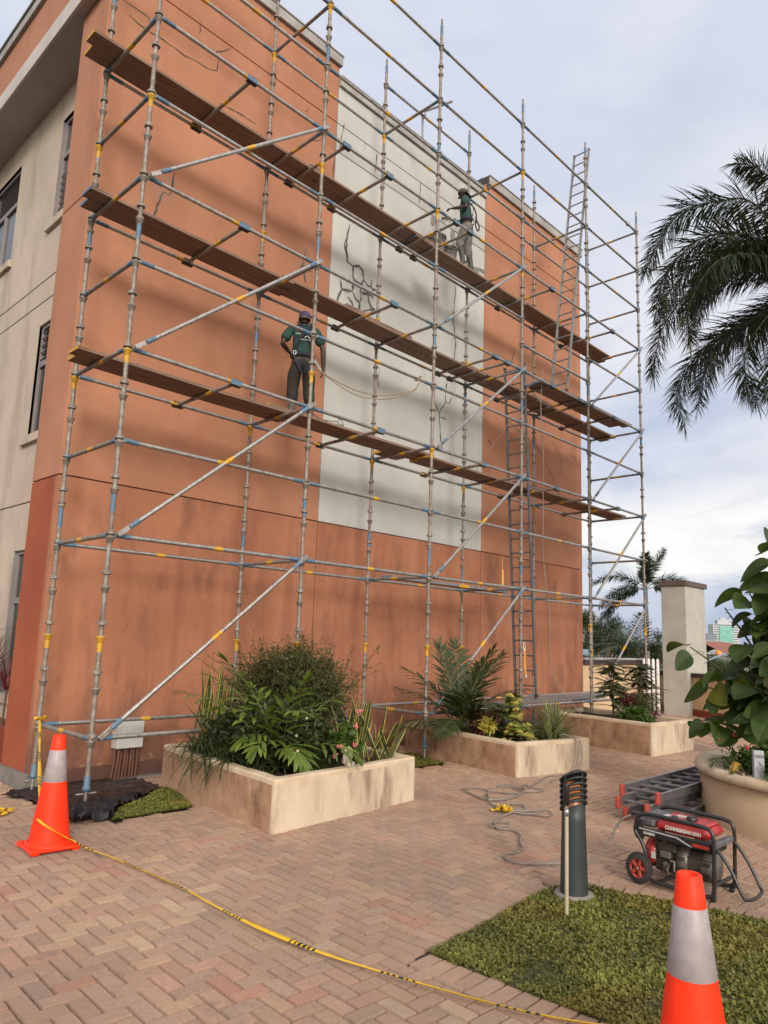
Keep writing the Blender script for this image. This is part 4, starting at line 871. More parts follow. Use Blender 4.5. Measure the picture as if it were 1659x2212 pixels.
scheff((5.72, -1.02, .36), .62, 85, 3, 'tall yellow variegated umbrella plant in the middle planter')
scheff((5.50, -1.28, .36), .26, 55, 4, 'low mound of yellow variegated umbrella plant at the front corner of the middle planter', .20)
def flax(c, n, L_, seed, label, W0=.022):
    m = MB(); r = random.Random(seed); c = V(c)
    for i in range(n):
        a = r.uniform(0, 6.283); e = r.uniform(.5, 1.45); d = V((math.cos(a)*math.cos(e), math.sin(a)*math.cos(e), math.sin(e))); nr = V((-math.sin(a), math.cos(a), 0)).cross(d); p = c+V((r.uniform(-.1, .1), r.uniform(-.1, .1), 0)); l = L_*r.uniform(.6, 1.1); dr = r.uniform(.5, 1.9); g = r.uniform(.7, 1.2)
        m.cm = 0; m.cc = (g, g, g); m.leaf(p, d, nr, l, W0, dr, 7, 'strap', .1)
        m.cm = 1; sd_ = d.cross(nr).normalized()
        for s_ in (-1, 1): m.leaf(p+sd_*s_*W0*.42+nr*.002, d, nr, l*.98, W0*.26, dr, 7, 'strap', .1)
    root = empty('striped_grass_plant', c, label, 'plant'); m.v = [tuple(V(v)-c) for v in m.v]; m.build('leaves', ['leaf_mid', 'leaf_cream'], root)
flax((5.95, -1.50, .38), 75, .62, 6, 'cream striped spider plant drooping at the front of the middle planter, left clump')
flax((6.28, -1.30, .38), 85, .60, 7, 'cream striped spider plant at the right end of the middle planter, right clump')
m = MB(); bush(m, (5.8, -.75, .42), (.5, .8, .1), 1500, .05, .028, 44, 60)
finish(m, 'leafy_groundcover', 'leaf_dark', 'stem', 'dark low groundcover leaves between the plants of the middle planter', 'shrub')
# planter 3
def feather(c, h, n, seed, label, L_=.42, mt='leaf_dark', nl=10, ll=.07, lw=.030):
    """upright shrub of drooping pinnate leaves"""
    m = MB(); r = random.Random(seed); c = V(c)
    for q in range(3):
        tip = c+V((r.uniform(-.12, .12), r.uniform(-.12, .12), h*r.uniform(.8, 1))); m.cm = 1; m.cc = 1.0; m.tube([c, c.lerp(tip, .5)+V((r.uniform(-.04, .04), 0, 0)), tip], [.014, .01, .005], 6); m.cm = 0
        for i in range(n//3):
            t = r.uniform(.25, 1); p = c.lerp(tip, t); frond(m, arch(p, r.uniform(0, 6.28), L_*r.uniform(.6, 1)*(1.2-.5*t), r.uniform(.0, .7), r.uniform(.3, .9), 4), nl, ll, lw, seed*100+i+q*40, droop=.5, vang=.0, seg=2, tipfan=False, col=.6)
    finish(m, 'feathery_shrub', mt, 'stem', label, 'shrub')
feather((8.95, -.95, .42), 1.15, 100, 3, 'feathery dark green shrub beside the scaffold leg at the left of the farthest planter')
feather((9.75, -1.05, .42), 1.05, 110, 4, 'feathery dark green shrub at the right side of the farthest planter', .55)
cordy((8.95, -1.25, .45), 'red leaved dracaena on short stems in the farthest planter', 34, .24, 8, .30)
m = MB(); bush(m, (9.25, -1.25, .68), (.42, .45, .24), 5200, .032, .014, 51, 200); finish(m, 'soft_green_shrub', 'leaf_fine', 'stem', 'soft fine leaved green shrub in the middle of the farthest planter', 'shrub')
m = MB(); bush(m, (8.75, -1.45, .56), (.28, .3, .16), 1100, .09, .036, 52, 50); finish(m, 'leafy_groundcover', 'leaf_mid', 'stem', 'green and bronze leafy plants along the front rim of the farthest planter', 'shrub')
cordy((9.15, -1.6, .45), 'small bronze leaved plant at the front corner of the farthest planter', 26, .16, 18, .1, w_=.03)

# round planter and its plants
rp = empty('round_planter', (5.60, -5.39, 0), 'big round cream planter with a pale projecting rim at the right edge', 'planter'); RR = 1.60; HZ = .53
m = MB(); m.lathe([(RR, -.05), (RR, HZ-.085), (RR-.1, HZ-.085)], 96); m.build('wall', 'planter_clean', rp)
m = MB(); m.lathe([(RR-.02, HZ-.09), (RR+.045, HZ-.088), (RR+.058, HZ-.05), (RR+.045, HZ-.012), (RR+.02, HZ), (RR-.24, HZ), (RR-.25, HZ-.02), (RR-.25, HZ-.1)], 96); m.build('rim', 'planter_rim', rp)
m = MB(); m.lathe([(RR-.2, HZ-.06), (.01, HZ-.02)], 48); m.build('soil', 'soil', rp)
m = MB(); r = random.Random(12); base = V((5.15, -4.85, HZ-.03))
TIPS = [(4.9, -3.88, 1.72), (4.9, -4.26, 2.15), (4.9, -4.52, 2.30), (4.9, -4.05, 1.3), (4.8, -3.98, .92), (4.9, -4.78, 2.95), (4.9, -4.72, 2.45), (4.9, -4.28, 1.65), (4.5, -4.9, 1.8), (5.3, -5.0, 2.6), (4.55, -5.1, 1.35), (5.6, -5.2, 2.3), (5.3, -4.7, 2.0), (4.7, -4.6, 1.35), (5.0, -4.4, 1.1), (4.6, -4.75, 1.05), (5.2, -5.3, 2.9), (5.6, -4.6, 1.5), (5.0, -4.95, 2.2), (4.75, -4.95, 2.3)]
for i, tip in enumerate(TIPS):
    tip = V(tip); b0 = base+V((r.uniform(-.15, .15), r.uniform(-.15, .15), 0)); P = smoothpath([b0, b0.lerp(tip, .35)+V((0, 0, .18)), b0.lerp(tip, .7)+V((0, 0, .14)), tip], 4)
    m.cm = 1; m.cc = 1.0; m.tube(P, [.018*(1-q/len(P))+.005 for q in range(len(P))], 6); m.cm = 0
    nl = int((tip-b0).length*11)
    for k in range(nl):
        t = (.30+.70*(k+.5)/nl)*(len(P)-1); q = int(min(t, len(P)-2)); p = P[q].lerp(P[q+1], t-q); b = k*2.4+r.uniform(-.4, .4)
        d = V((math.cos(b), math.sin(b), r.uniform(-.4, .45))); pe = p+d*.08; m.cm = 1; m.cc = 1.0; m.tube([p, pe], .003, 4, False); m.cm = 0
        vx, vy, vz = pe.x+3.29, pe.y+7.05, pe.z-1.69; hh = math.hypot(vx, vy)
        if .937 < vx/hh < .953 and -.02 < vz/hh < .062: continue   # the gap in the shrub through which the far towers show
        g = r.uniform(.5, 1.2); yl = r.random() < .12; m.cc = (g*(2.4 if yl else 1), g*(1.5 if yl else 1), g*.9); nv = V((r.gauss(-.5, .5), r.gauss(-.3, .5), .8)); l_, w_, dr_ = r.uniform(.20, .36), r.uniform(.16, .28), r.uniform(.3, 1.1); dl = d+V((0, 0, -.15)); m.leaf(pe, dl, nv, l_, w_, dr_, 9, 'heart', .12); m.cc = (g*2.0, g*1.7, g*1.6); m.leaf(pe+V((0, 0, .002)), dl, nv, l_*.9, .008, dr_*.9, 9, 'strap'); m.leaf(pe-V((0, 0, .002)), dl, nv, l_*.9, .008, dr_*.9, 9, 'strap')
finish(m, 'large_leaf_shrub', 'leaf_big', 'stem_green', 'tall shrub with large round green leaves growing in the round planter', 'shrub')
m = MB(); bush(m, (4.62, -4.75, .62), (.42, .5, .2), 3600, .06, .034, 61, 120); bush(m, (4.25, -5.15, .6), (.3, .4, .15), 1500, .05, .03, 62, 60); m.cm = 2; m.cc = 1.0
for i, q in enumerate(((4.63, -4.25, .78), (4.75, -4.36, .84), (4.9, -4.2, .80), (4.35, -4.6, .78), (4.3, -4.95, .76))): cauliflower(m, q, .022, i+20)
finish(m, 'flowering_groundcover', 'leaf_mid', 'stem', 'low leafy plants with small red flowers behind the rim of the round planter', 'flowering plant', ms=['leaf_mid', 'stem', 'flower_red'])
pal((4.95, -4.35, .5), [(2.2, 1.2, .55, 1.2), (3.0, .9, .5, 1.4), (1.4, 1.1, .6, 1.0), (3.8, .9, .45, 1.2)], 'young_palm', 'small young palm with thin leaves at the left edge of the round planter', 'leaf_dark', 12, .16, .016, 9)

# palm at the upper right
PC = V((8.45, -4.54, 7.25)); LFT = V((-.209, .978, 0)); TOW = V((-.978, -.209, 0))
pt = empty('foxtail_palm', (8.45, -4.54, 0), 'tall dark foxtail palm whose bushy fronds hang in at the upper right', 'palm')
m = MB(); m.smooth = True; m.tube([(8.45, -4.54, -.1), (8.45, -4.54, 2), (8.45, -4.54, 5.6), (8.45, -4.54, 6.6), PC], [.2, .16, .13, .10, .06], 14); o = m.build('trunk', 'moss_trunk', pt); o.location = (-8.45, 4.54, 0)
def UW(u, w_, t=0.0): return PC+LFT*u*.95+V((0, 0, w_))+TOW*t
FR = [[(0, 0, 0), (.3, 1.3, .1), (.65, 1.95, .15), (.98, 2.15, .2)],
 [(0, 0, 0), (.75, 1.35, .2), (1.3, 1.52, .3), (1.85, 1.5, .35), (2.2, 1.15, .35), (2.5, .62, .3)],
 [(0, 0, 0), (.75, .85, -.2), (1.3, 1.0, -.3), (1.85, .88, -.4), (2.3, .42, -.4), (2.42, -.02, -.4)],
 [(0, 0, 0), (.8, .25, .3), (1.75, -.02, .5), (2.2, -.6, .6), (2.36, -1.3, .6)],
 [(0, 0, 0), (.75, -.38, 0), (1.5, -.7, .1), (1.92, -1.15, .1), (2.08, -1.6, .1), (1.98, -2.02, .1)],
 [(0, 0, 0), (.5, -.45, .4), (.95, -1.1, .6), (.98, -1.7, .6), (.85, -1.98, .6)],
 [(0, 0, 0), (.7, .6, .5), (1.4, .65, .9), (2.0, .2, 1.0), (2.2, -.4, 1.0)], [(0, 0, 0), (.7, -.1, -.4), (1.4, -.35, -.7), (1.8, -1.0, -.8), (1.9, -1.5, -.8)],
 [(0, 0, 0), (.5, .5, .2), (1.1, .48, .3), (1.55, .1, .3), (1.75, -.5, .3)], [(0, 0, 0), (.35, -.35, 0), (.62, -1.0, .1), (.66, -1.6, .1), (.55, -2.0, .1)], [(0, 0, 0), (.55, .95, -.5), (1.2, 1.25, -.8), (1.8, .9, -.9), (2.0, .4, -.9)], [(0, 0, 0), (.6, .1, .9), (1.2, -.1, 1.5), (1.6, -.8, 1.7), (1.6, -1.3, 1.7)],
 [(0, 0, 0), (-.6, .9, .3), (-1.6, .9, .4), (-2.3, 0, .4)], [(0, 0, 0), (-.7, .2, -.3), (-1.6, -.3, -.4), (-2.1, -1.3, -.4)], [(0, 0, 0), (.2, .9, -.7), (.4, 1.0, -1.6), (.5, .2, -2.3)], [(0, 0, 0), (-.1, .8, .8), (-.2, .8, 1.7), (-.2, -.1, 2.3)]]
for i, F_ in enumerate(FR):
    m = MB(); frond(m, [UW(*q) for q in F_], 100, .52, .024, 70+i, plume=True, droop=.9, seg=2, shape='lance', col=.4)
    m.v = [tuple(V(v)-V((8.45, -4.54, 0))) for v in m.v]; m.build('frond', ['leaf_palm', 'stem_green'], pt)

# ------------------------------------------------------------------ boundary walls and skyline
bw = empty('boundary_wall', (14.8, 2.0, 0), 'low cream boundary wall running right from the corner of the orange building', 'wall')
m = MB(); m.cbox((13.1, 1.9, -.25), (16.55, 2.12, 1.24), .004); o = m.build('wall', 'wall_cream2', bw); o.location = (-14.8, -2.0, 0)
m = MB(); m.cbox((13.1, 1.84, 1.243), (16.57, 2.18, 1.36), .004); o = m.build('coping', 'coping_dark', bw); o.location = (-14.8, -2.0, 0)
m = MB(); m.cbox((13.1, 1.83, 1.362), (16.58, 2.19, 1.41), .006); o = m.build('coping_top', 'coping', bw); o.location = (-14.8, -2.0, 0)
bw = empty('boundary_wall', (15.7, -.4, 0), 'low cream boundary wall with red skirting at the right, below the tall pillar', 'wall')
A_, B_ = V((17.3, 2.2, 0)), V((13.4, -4.1, 0)); d = (B_-A_).normalized(); M = frame(d, o=A_); Ln = (B_-A_).length
if M.col[1].x < 0: sgn = -1
else: sgn = 1
def wbox(a, b, y0, y1, z0, z1, mt, nm, ch=.004):
    m = MB(); m.cbox((a, min(y0*sgn, y1*sgn), z0), (b, max(y0*sgn, y1*sgn), z1), ch, M); o = m.build(nm, mt, bw); o.location = (-15.7, .4, 0)
wbox(0, Ln, .02, .25, -.2, .98, 'wall_cream2', 'wall'); wbox(0, Ln, -.01, .02, -.2, .17, 'skirting_red', 'skirting'); wbox(0, Ln, -.04, .31, .982, 1.08, 'coping_dark', 'coping'); wbox(0, Ln, -.05, .32, 1.082, 1.10, 'coping', 'coping_top')
pl = empty('pillar', (16.7, .85, 0), 'tall grey rendered pillar with a dark cap rising behind the low wall', 'pillar')
m = MB(); m.cbox((16.0, .50, -.2), (17.35, 1.15, 3.36), .006); o = m.build('shaft', 'pillar_light', pl); o.location = (-16.7, -.85, 0)
m = MB(); m.cbox((15.95, .45, 3.363), (17.42, 1.2, 3.50), .006); o = m.build('cap', 'coping_brown', pl); o.location = (-16.7, -.85, 0)
for k in range(4):
    o = MB(); M2 = Matrix.Translation((16.08, 1.70-k*.125, 0)); o.lathe([(.042, 0), (.042, 1.36), (.034, 1.40), (.014, 1.42), (0, 1.422)], 12, M2); q = o.build('fence_picket', 'picket'); tag(q, 'white round topped fence post beside the pillar', 'fence post', 'white posts in the gap between the two low walls')
# foliage masses beyond the walls, each a tree
def tree(c, rad, n, leaf, seed, label, mt='leaf_far', trunk=.2, zb=-3.2, lw=None, shape='round', nm='broadleaf_tree'):
    r = random.Random(seed); c = V(c); m = MB(); cl = []
    for i in range(22):
        a = r.uniform(0, 6.28); e = r.uniform(-.6, 1.5); q = r.random()**.4*.8; cl.append((c+V((math.cos(a)*math.cos(e)*rad[0], math.sin(a)*math.cos(e)*rad[1], math.sin(e)*rad[2]))*q, r.uniform(.22, .42)))
    base = V((c.x, c.y, zb)); m.cm = 1; m.cc = 1.0; m.tube([base, V((c.x+.1, c.y, c.z-rad[2]*.7)), c], [trunk, trunk*.7, trunk*.3], 8)
    for p, s_ in cl: m.tube([V((c.x, c.y, c.z-rad[2]*.6)), base.lerp(p, .8), p], [trunk*.35, trunk*.2, .02], 5)
    m.cm = 0
    for i in range(n):
        p, s_ = cl[i % len(cl)]; g = V((r.gauss(0, 1), r.gauss(0, 1), r.gauss(0, 1))); g = g.normalized()*(r.random()**.4); q = p+V((g.x*rad[0], g.y*rad[1], g.z*rad[2]))*s_; m.cc = hue(r, .6); m.leaf(q, V((r.gauss(0, 1), r.gauss(0, 1), r.gauss(0, .6))), V((r.gauss(0, .5), r.gauss(0, .5), 1)), leaf*r.uniform(.6, 1.2), (lw or leaf*.6), .3, 1, shape)
    finish(m, nm, mt, 'stem', label, 'tree')
def hd(dx, dy, dist, z_): return (-3.29+dx*dist, -7.05+dy*dist, z_)
tree(hd(.8795, .476, 62, 2.7), (1.9, 1.9, 1.9), 5200, .30, 3, 'pale grey green tree farthest away at the corner of the orange building', 'leaf_fine')
tree(hd(.8925, .451, 46, 1.9), (1.5, 1.5, 1.9), 6000, .22, 4, 'dark green bushy conical tree behind the cream boundary wall', 'leaf_dark')
tree(hd(.9015, .433, 40, .95), (1.5, 1.5, 1.5), 5200, .2, 5, 'dark low tree under the far palm fronds behind the boundary wall', 'leaf_dark')
tree(hd(.883, .469, 36, .55), (.8, .8, .8), 3000, .16, 6, 'bright yellow green shrub against the building corner behind the boundary wall', 'leaf_bright')
tree(hd(.918, .396, 42, 1.2), (1.5, 1.5, 1.6), 4200, .2, 7, 'dark tree behind the white fence posts and the palm trunk', 'leaf_dark')
tree(hd(.940, .341, 70, .3), (3.2, 3.2, 1.4), 3200, .3, 8, 'dark green tree beyond the pillar below the office towers', 'leaf_far')
tree(hd(.9578, .287, 60, .1), (3.6, 3.6, 1.5), 3600, .3, 10, 'dark green tree beyond the round planter shrub', 'leaf_far')
def farpalm(c, zb, specs, label, LL, seed, mt='leaf_palm', n=60, tr=.13, plume=True, W0=.04):
    c = V(c); root = empty('palm_tree', (c.x, c.y, zb), label, 'palm'); off = V((c.x, c.y, zb))
    m = MB(); m.smooth = True; m.tube([V((0, 0, 0)), V((0, 0, (c.z-zb)*.75)), V((0, 0, c.z-zb))], [tr, tr*.8, tr*.55], 10); m.build('trunk', 'moss_trunk', root)
    for i, (az, e, l, dr) in enumerate(specs):
        m = MB(); frond(m, arch(c, az, l, e, dr, 6), n, LL, W0, seed*30+i, plume=plume, droop=.5, seg=2); m.v = [tuple(V(v)-off) for v in m.v]; m.build('frond', [mt, 'stem_green'], root)
LA = math.atan2(.913, -.408)   # heading of image-left seen from the camera
farpalm(hd(.913, .408, 34, 4.25), -3.2, [(LA, .95, 2.5, 1.6), (LA+.5, .55, 2.5, 1.7), (LA-.5, .5, 2.4, 2.0), (LA+3.1, 1.0, 2.3, 1.9), (LA+2.7, .55, 2.7, 1.9), (LA+3.6, .6, 2.6, 1.8), (LA+1.6, 1.2, 2.1, 1.2), (LA-1.5, 1.1, 2.2, 1.6), (LA+3.3, 1.35, 2.0, 1.0), (LA+.1, .15, 2.5, 1.5)], 'slender foxtail palm rising between the scaffold end and the pillar', .42, 5)
farpalm(hd(.9095, .4155, 30, 1.35), -3.2, [(LA+.3*k, .9-.07*k, 2.2, 1.1) for k in range(-3, 4)]+[(LA+3.1+.35*k, .85, 2.1, 1.2) for k in range(-3, 3)]+[(LA+1.6, 1.2, 1.9, .8), (LA, .2, 2.3, 1.0)], 'lower spreading palm behind the boundary wall under the foxtail palm', .55, 6, plume=False, n=30, W0=.045)
def tower(nm, c, w_, dep, h, zb, label, nf, mt, win, cw=None):
    root = empty(nm, (c[0], c[1], zb), label, 'tower'); root.rotation_euler = (0, 0, R_(32))
    m = MB(); m.cbox((-w_/2, -dep/2, 0), (w_/2, dep/2, h), .1); m.build('wall', mt, root)
    for (sx, nn, ln) in ((0, -dep/2, w_), (1, -w_/2, dep)):
        m = MB()
        for f in range(nf):
            z0 = h*(f+.3)/nf; z1 = h*(f+.85)/nf
            if sx == 0: m.box((-w_/2+.6, nn-.15, z0), (w_/2-.6, nn-.01, z1))
            else: m.box((nn-.15, -dep/2+.6, z0), (nn-.01, dep/2-.6, z1))
        m.build('window_band', win, root)
    return root
t1 = tower('office_tower', hd(.9457, .3250, 900, 0), 26, 26, 43, -12, 'tall office tower with a green glass front far beyond the wall', 17, 'tower_white', 'tower_win')
m = MB(); m.cbox((-7, -13.8, 2), (8, -13.05, 41), .1); m.build('glass_front', 'tower_glass', t1)
m = MB(); m.cbox((-13.9, -7, 2), (-13.05, 7, 41), .1); m.build('glass_front', 'tower_glass', t1)
m = MB(); m.cbox((-7, -7, 43), (7, 7, 48), .1); m.cbox((-2, -2, 48), (3, 3, 50.5), .1); m.build('roof_room', 'tower_grey', t1)
t2 = tower('office_tower', hd(.9413, .3375, 860, 0), 24, 20, 24, -12, 'shorter grey office block to the left of the green glass tower', 9, 'tower_grey', 'tower_win')
m = MB(); m.cbox((-4, -4, 24), (7, 6, 32), .1); m.build('roof_room', 'tower_win', t2)
hs = empty('house', hd(.9459, .3244, 46, -3.2), 'house with a pale blue metal roof beyond the low wall', 'house'); hs.rotation_euler = (0, 0, R_(20))
m = MB(); m.cbox((-3.5, -3, 0), (3.5, 3, 3.2), .02); m.build('wall', 'wall_cream2', hs)
m = MB(); m.add([(-4, -3.5, 3.1), (4, -3.5, 3.1), (4, 0, 4.75), (-4, 0, 4.75), (-4, 3.5, 3.1), (4, 3.5, 3.1)], [(0, 1, 2, 3), (3, 2, 5, 4)])
for k in range(27): x = -4+k*.3; m.add([(x, -3.52, 3.13), (x+.04, -3.52, 3.13), (x+.04, 0, 4.79), (x, 0, 4.79)], [(0, 1, 2, 3)])
m.build('roof', 'roof_blue', hs)
hs = empty('house', hd(.9425, .3342, 120, -3.2), 'distant building with a rusty red roof below the office towers', 'house')
m = MB(); m.cbox((-6, -4, 0), (6, 4, 4.2), .05); m.build('wall', 'coping', hs); m = MB(); m.add([(-6.5, -4.5, 4.2), (6.5, -4.5, 4.2), (6.5, 0, 6.2), (-6.5, 0, 6.2), (-6.5, 4.5, 4.2), (6.5, 4.5, 4.2)], [(0, 1, 2, 3), (3, 2, 5, 4)]); m.build('roof', 'roof_rust', hs)
m = MB(); m.lathe([(1.6, 0), (1.6, 2.6), (1.2, 3.2), (.6, 5.2), (.25, 6.4), (0, 7.6)], 12, smooth=False); o = m.build('temple_spire', 'spire'); o.location = hd(.9438, .3306, 210, -3.2); tag(o, 'small bright orange spire between the office towers', 'spire')
hs = empty('house', hd(.8815, .4722, 50, -3.2), 'pale green roofed house by the corner of the orange building', 'house')
m = MB(); m.cbox((-2.2, -2, 0), (2.2, 2, 3.9), .02); m.build('wall', 'wall_cream2', hs); m = MB(); m.add([(-2.5, -2.3, 3.9), (2.5, -2.3, 3.9), (2.5, 0, 4.7), (-2.5, 0, 4.7), (-2.5, 2.3, 3.9), (2.5, 2.3, 3.9)], [(0, 1, 2, 3), (3, 2, 5, 4)]); m.build('roof', 'roof_blue', hs)
# planter and spiky plant beyond the pier, left edge
m = MB(); m.cbox((-.25, 3.0, -.2), (.58, 4.6, .42), .01); o = m.build('planter_box', 'skirting_red'); tag(o, 'low red brown planter against the cream side wall at the left edge', 'planter')
m = MB()
for k in range(5):
    c = V((.30-.12*(k % 3), 3.25+k*.25, .35)); hh = .5+.28*(k % 3); m.cm = 1; m.tube([c, c+V((.02, .02, hh))], .014, 6); m.cm = 0; straps(m, c+V((0, 0, hh)), 55, .62, .014, 80+k, .7, .35, 1.5, .02, 'lance', .5, 5, 0)
finish(m, 'spiky_plant', 'leaf_red', 'stem', 'brown green spiky dracaena plants at the left edge beside the dark orange pier', 'plant')

# ------------------------------------------------------------------ black plastic sheet
def sheet(P, amp, seed, label, res=.045, zt=.012, flat=.3):
    x0, x1 = min(p[0] for p in P), max(p[0] for p in P); y0, y1 = min(p[1] for p in P), max(p[1] for p in P); m = MB(); m.smooth = True; idx = {}; nx = int((x1-x0)/res)+1; ny = int((y1-y0)/res)+1
    def h(x, y):
        v = V((x*2.1+seed, y*3.1, 0)); a = mnoise.noise(v*1.3); b = max(0, 1-abs(mnoise.noise(v*2.4+V((a*1.5, 0, 3))))*3.2); c = max(0, 1-abs(mnoise.noise(V((x*10+a*4, y*8+a*2, seed))))*3.0); q = max(0, 1-abs(mnoise.noise(V((x*19+c, y*17+b, seed+4))))*3); e = min(1, max(flat, .62-1.1*y))
        return zt+(b*.55+c*.42+q*.16)*amp*e
    for i in range(nx+1):
        for j in range(ny+1):
            x, y = x0+i*res, y0+j*res; xx = x+.03*mnoise.noise(V((x*5, y*5, 1))); yy = y+.03*mnoise.noise(V((x*5, y*5, 8)))
            if inpoly(xx, yy, P): idx[(i, j)] = len(m.v); m.v.append((xx, yy, gz(xx, yy)+h(x, y)))
    for (i, j) in list(idx):
        q = [(i, j), (i+1, j), (i+1, j+1), (i, j+1)]
        if all(k in idx for k in q): m.f.append([idx[k] for k in q]); m.m.append(0); m.c.append(1.0); m.sm.append(True)
    o = m.build('plastic_sheet', 'plastic_black'); tag(o, label, 'plastic sheet'); return o
sheet([(-.42, .92), (-.30, .50), (-.36, .10), (-.42, -.38), (-.28, -.64), (-.0, -.64), (.13, -.40), (.40, -.1), (.68, .12), (1.0, .3), (1.12, 1.82), (.35, 1.84), (-.05, 1.80), (-.2, 1.4)], .11, 4, 'crumpled black plastic sheet under the left feet of the scaffold', .022)
sheet([(3.2, .62), (5.3, .72), (5.6, 1.82), (3.0, 1.82)], .05, 9, 'dark plastic sheet along the wall between the two nearest planters', .04)
# ------------------------------------------------------------------ cones
def cone(x, y, label):
    root = empty('traffic_cone', (x, y, 0), label, 'traffic cone', rz=R_(-4)); pr = lambda z_: .045+(.148-.045)*(1-z_/.85)
    m = MB(); h = .035; m.cbox((-.19, -.19, .010), (.19, .19, h), .012)
    for sx in (-1, 1):
        for sy in (-1, 1): m.cbox((sx*.15-.03, sy*.15-.03, 0), (sx*.15+.03, sy*.15+.03, .012), .003)
    m.lathe([(.175, h-.002), (.168, h+.02), (.155, h+.028)], 40); m.build('base', 'cone_orange', root)
    m = MB(); m.lathe([(.150, .06), (pr(.50), .50)], 40); m.lathe([(pr(.735), .735), (pr(.845), .845), (pr(.85)-.004, .85), (pr(.85)-.013, .848), (pr(.80)-.012, .80), (pr(.76)-.012, .74)], 40); m.build('body', 'cone_orange', root)
    m = MB(); m.lathe([(pr(.50), .498), (pr(.50)+.0015, .50), (pr(.735)+.0015, .735), (pr(.735), .737)], 40); m.build('reflective_band', 'cone_white', root)
    return root
cone(-.765, -1.08, 'orange traffic cone with grey band standing at the left by the scaffold foot')
cone(-.36, -5.885, 'orange traffic cone with grey band standing on the lawn near the generator')
# ------------------------------------------------------------------ hazard tape
def tape(pts, label, wid=.022, thick=True, seed=1, name='barrier_tape', tw=.6):
    P = smoothpath(pts, 14); r = random.Random(seed); m = MB(); s = 0; n = len(P); blk = False; nxt = .3; cnt = 0; st = 0
    for i in range(n-1):
        a, b = P[i], P[i+1]; L_ = (b-a).length; d = (b-a)/max(L_, 1e-6); k = max(1, int(L_/.012))
        for q in range(k):
            s += L_/k; ph = s % .62
            m.cm = 1 if (ph > .40 and int((ph-.40)/.018) % 2 == 0) else 0
            t0, t1 = q/k, (q+1)/k; p0, p1 = a.lerp(b, t0), a.lerp(b, t1); an = math.sin(s*2.2+seed)*tw; up_ = V((0, 0, 1)) if abs(d.z) < .8 else V((0, 1, 0))
            def sd(u): an = math.sin(u*2.2+seed)*tw*.5+.15; side = d.cross(up_).normalized(); u2_ = side.cross(d); return (side*math.cos(an)+u2_*math.sin(an))*(wid/2)*(1+.3*math.sin(u*5))
            a0, a1 = sd(s-L_/k), sd(s); hz = V((0, 0, .005)) if abs(d.z) < .8 else V((0, .005, 0)); m.add([p0-a0, p0+hz, p0+a0, p0-hz, p1-a1, p1+hz, p1+a1, p1-hz], [(0, 1, 5, 4), (1, 2, 6, 5), (2, 3, 7, 6), (3, 0, 4, 7)])
            if False: u2_ = V((0, 0, .004)) if abs(d.z) < .8 else V((0, .004, 0)); m.add([p0-a0*.6+u2_, p0+a0*.6+u2_, p1+a1*.6+u2_, p1-a1*.6+u2_], [(0, 1, 2, 3)])
    o = m.build(name, ['tape_yellow', 'tape_black']); tag(o, label, 'tape'); return o
tape([(-.014, 1.24, .692), (-.22, .675, .575), (-.425, .11, .46), (-.63, -.455, .352), (-.80, -.92, .268), (-.874, -1.09, .245)], 'yellow and black hazard tape stretched from the left rear scaffold leg to the cone', .024, seed=3, tw=.4)
tape([(-.874, -1.09, .245), (-.868, -1.165, .215), (-.80, -1.222, .16), (-.71, -1.235, .10), (-.63, -1.26, .055), (-.585, -1.33, .022), (-.53, -1.7, .014), (-.50, -2.15, .013), (-.485, -2.6, .015), (-.50, -3.0, .013), (-.505, -3.45, .017), (-.45, -3.95, .014), (-.36, -4.4, .017), (-.22, -4.9, .016), (-.10, -5.2, .018), (.05, -5.5, .03), (.2, -5.8, .03)], 'long yellow and black hazard tape lying across the paving from the left cone', .028, seed=5)
def tangle(c, rad, n, label, seed, wid=.018):
    r = random.Random(seed); m = MB(); p = V(c)+V((0, 0, .02))
    for k in range(n):
        pts = [V(c)+V((r.gauss(0, rad), r.gauss(0, rad), abs(r.gauss(0, rad*.35))+.008)) for _ in range(5)]; Q = smoothpath(pts, 5)
        for i in range(len(Q)-1): m.cm = 1 if (i+k) % 7 in (5,) else 0; m.ribbon([Q[i], Q[i+1]], wid, (r.gauss(0, 1), r.gauss(0, 1), 1))
    o = m.build('tape_bundle', ['tape_yellow', 'tape_black']); tag(o, label, 'tape')
tangle((-.70, .22, 0), .055, 14, 'crumpled bundle of yellow hazard tape on the paving behind the left cone', 3)
tangle((.0, 1.26, .70), .028, 10, 'yellow and black hazard tape knotted around the left rear scaffold leg', 4, .022)
tangle((3.17, -2.62, 0), .06, 12, 'small heap of yellow hazard tape beside the coiled grey cable', 5)
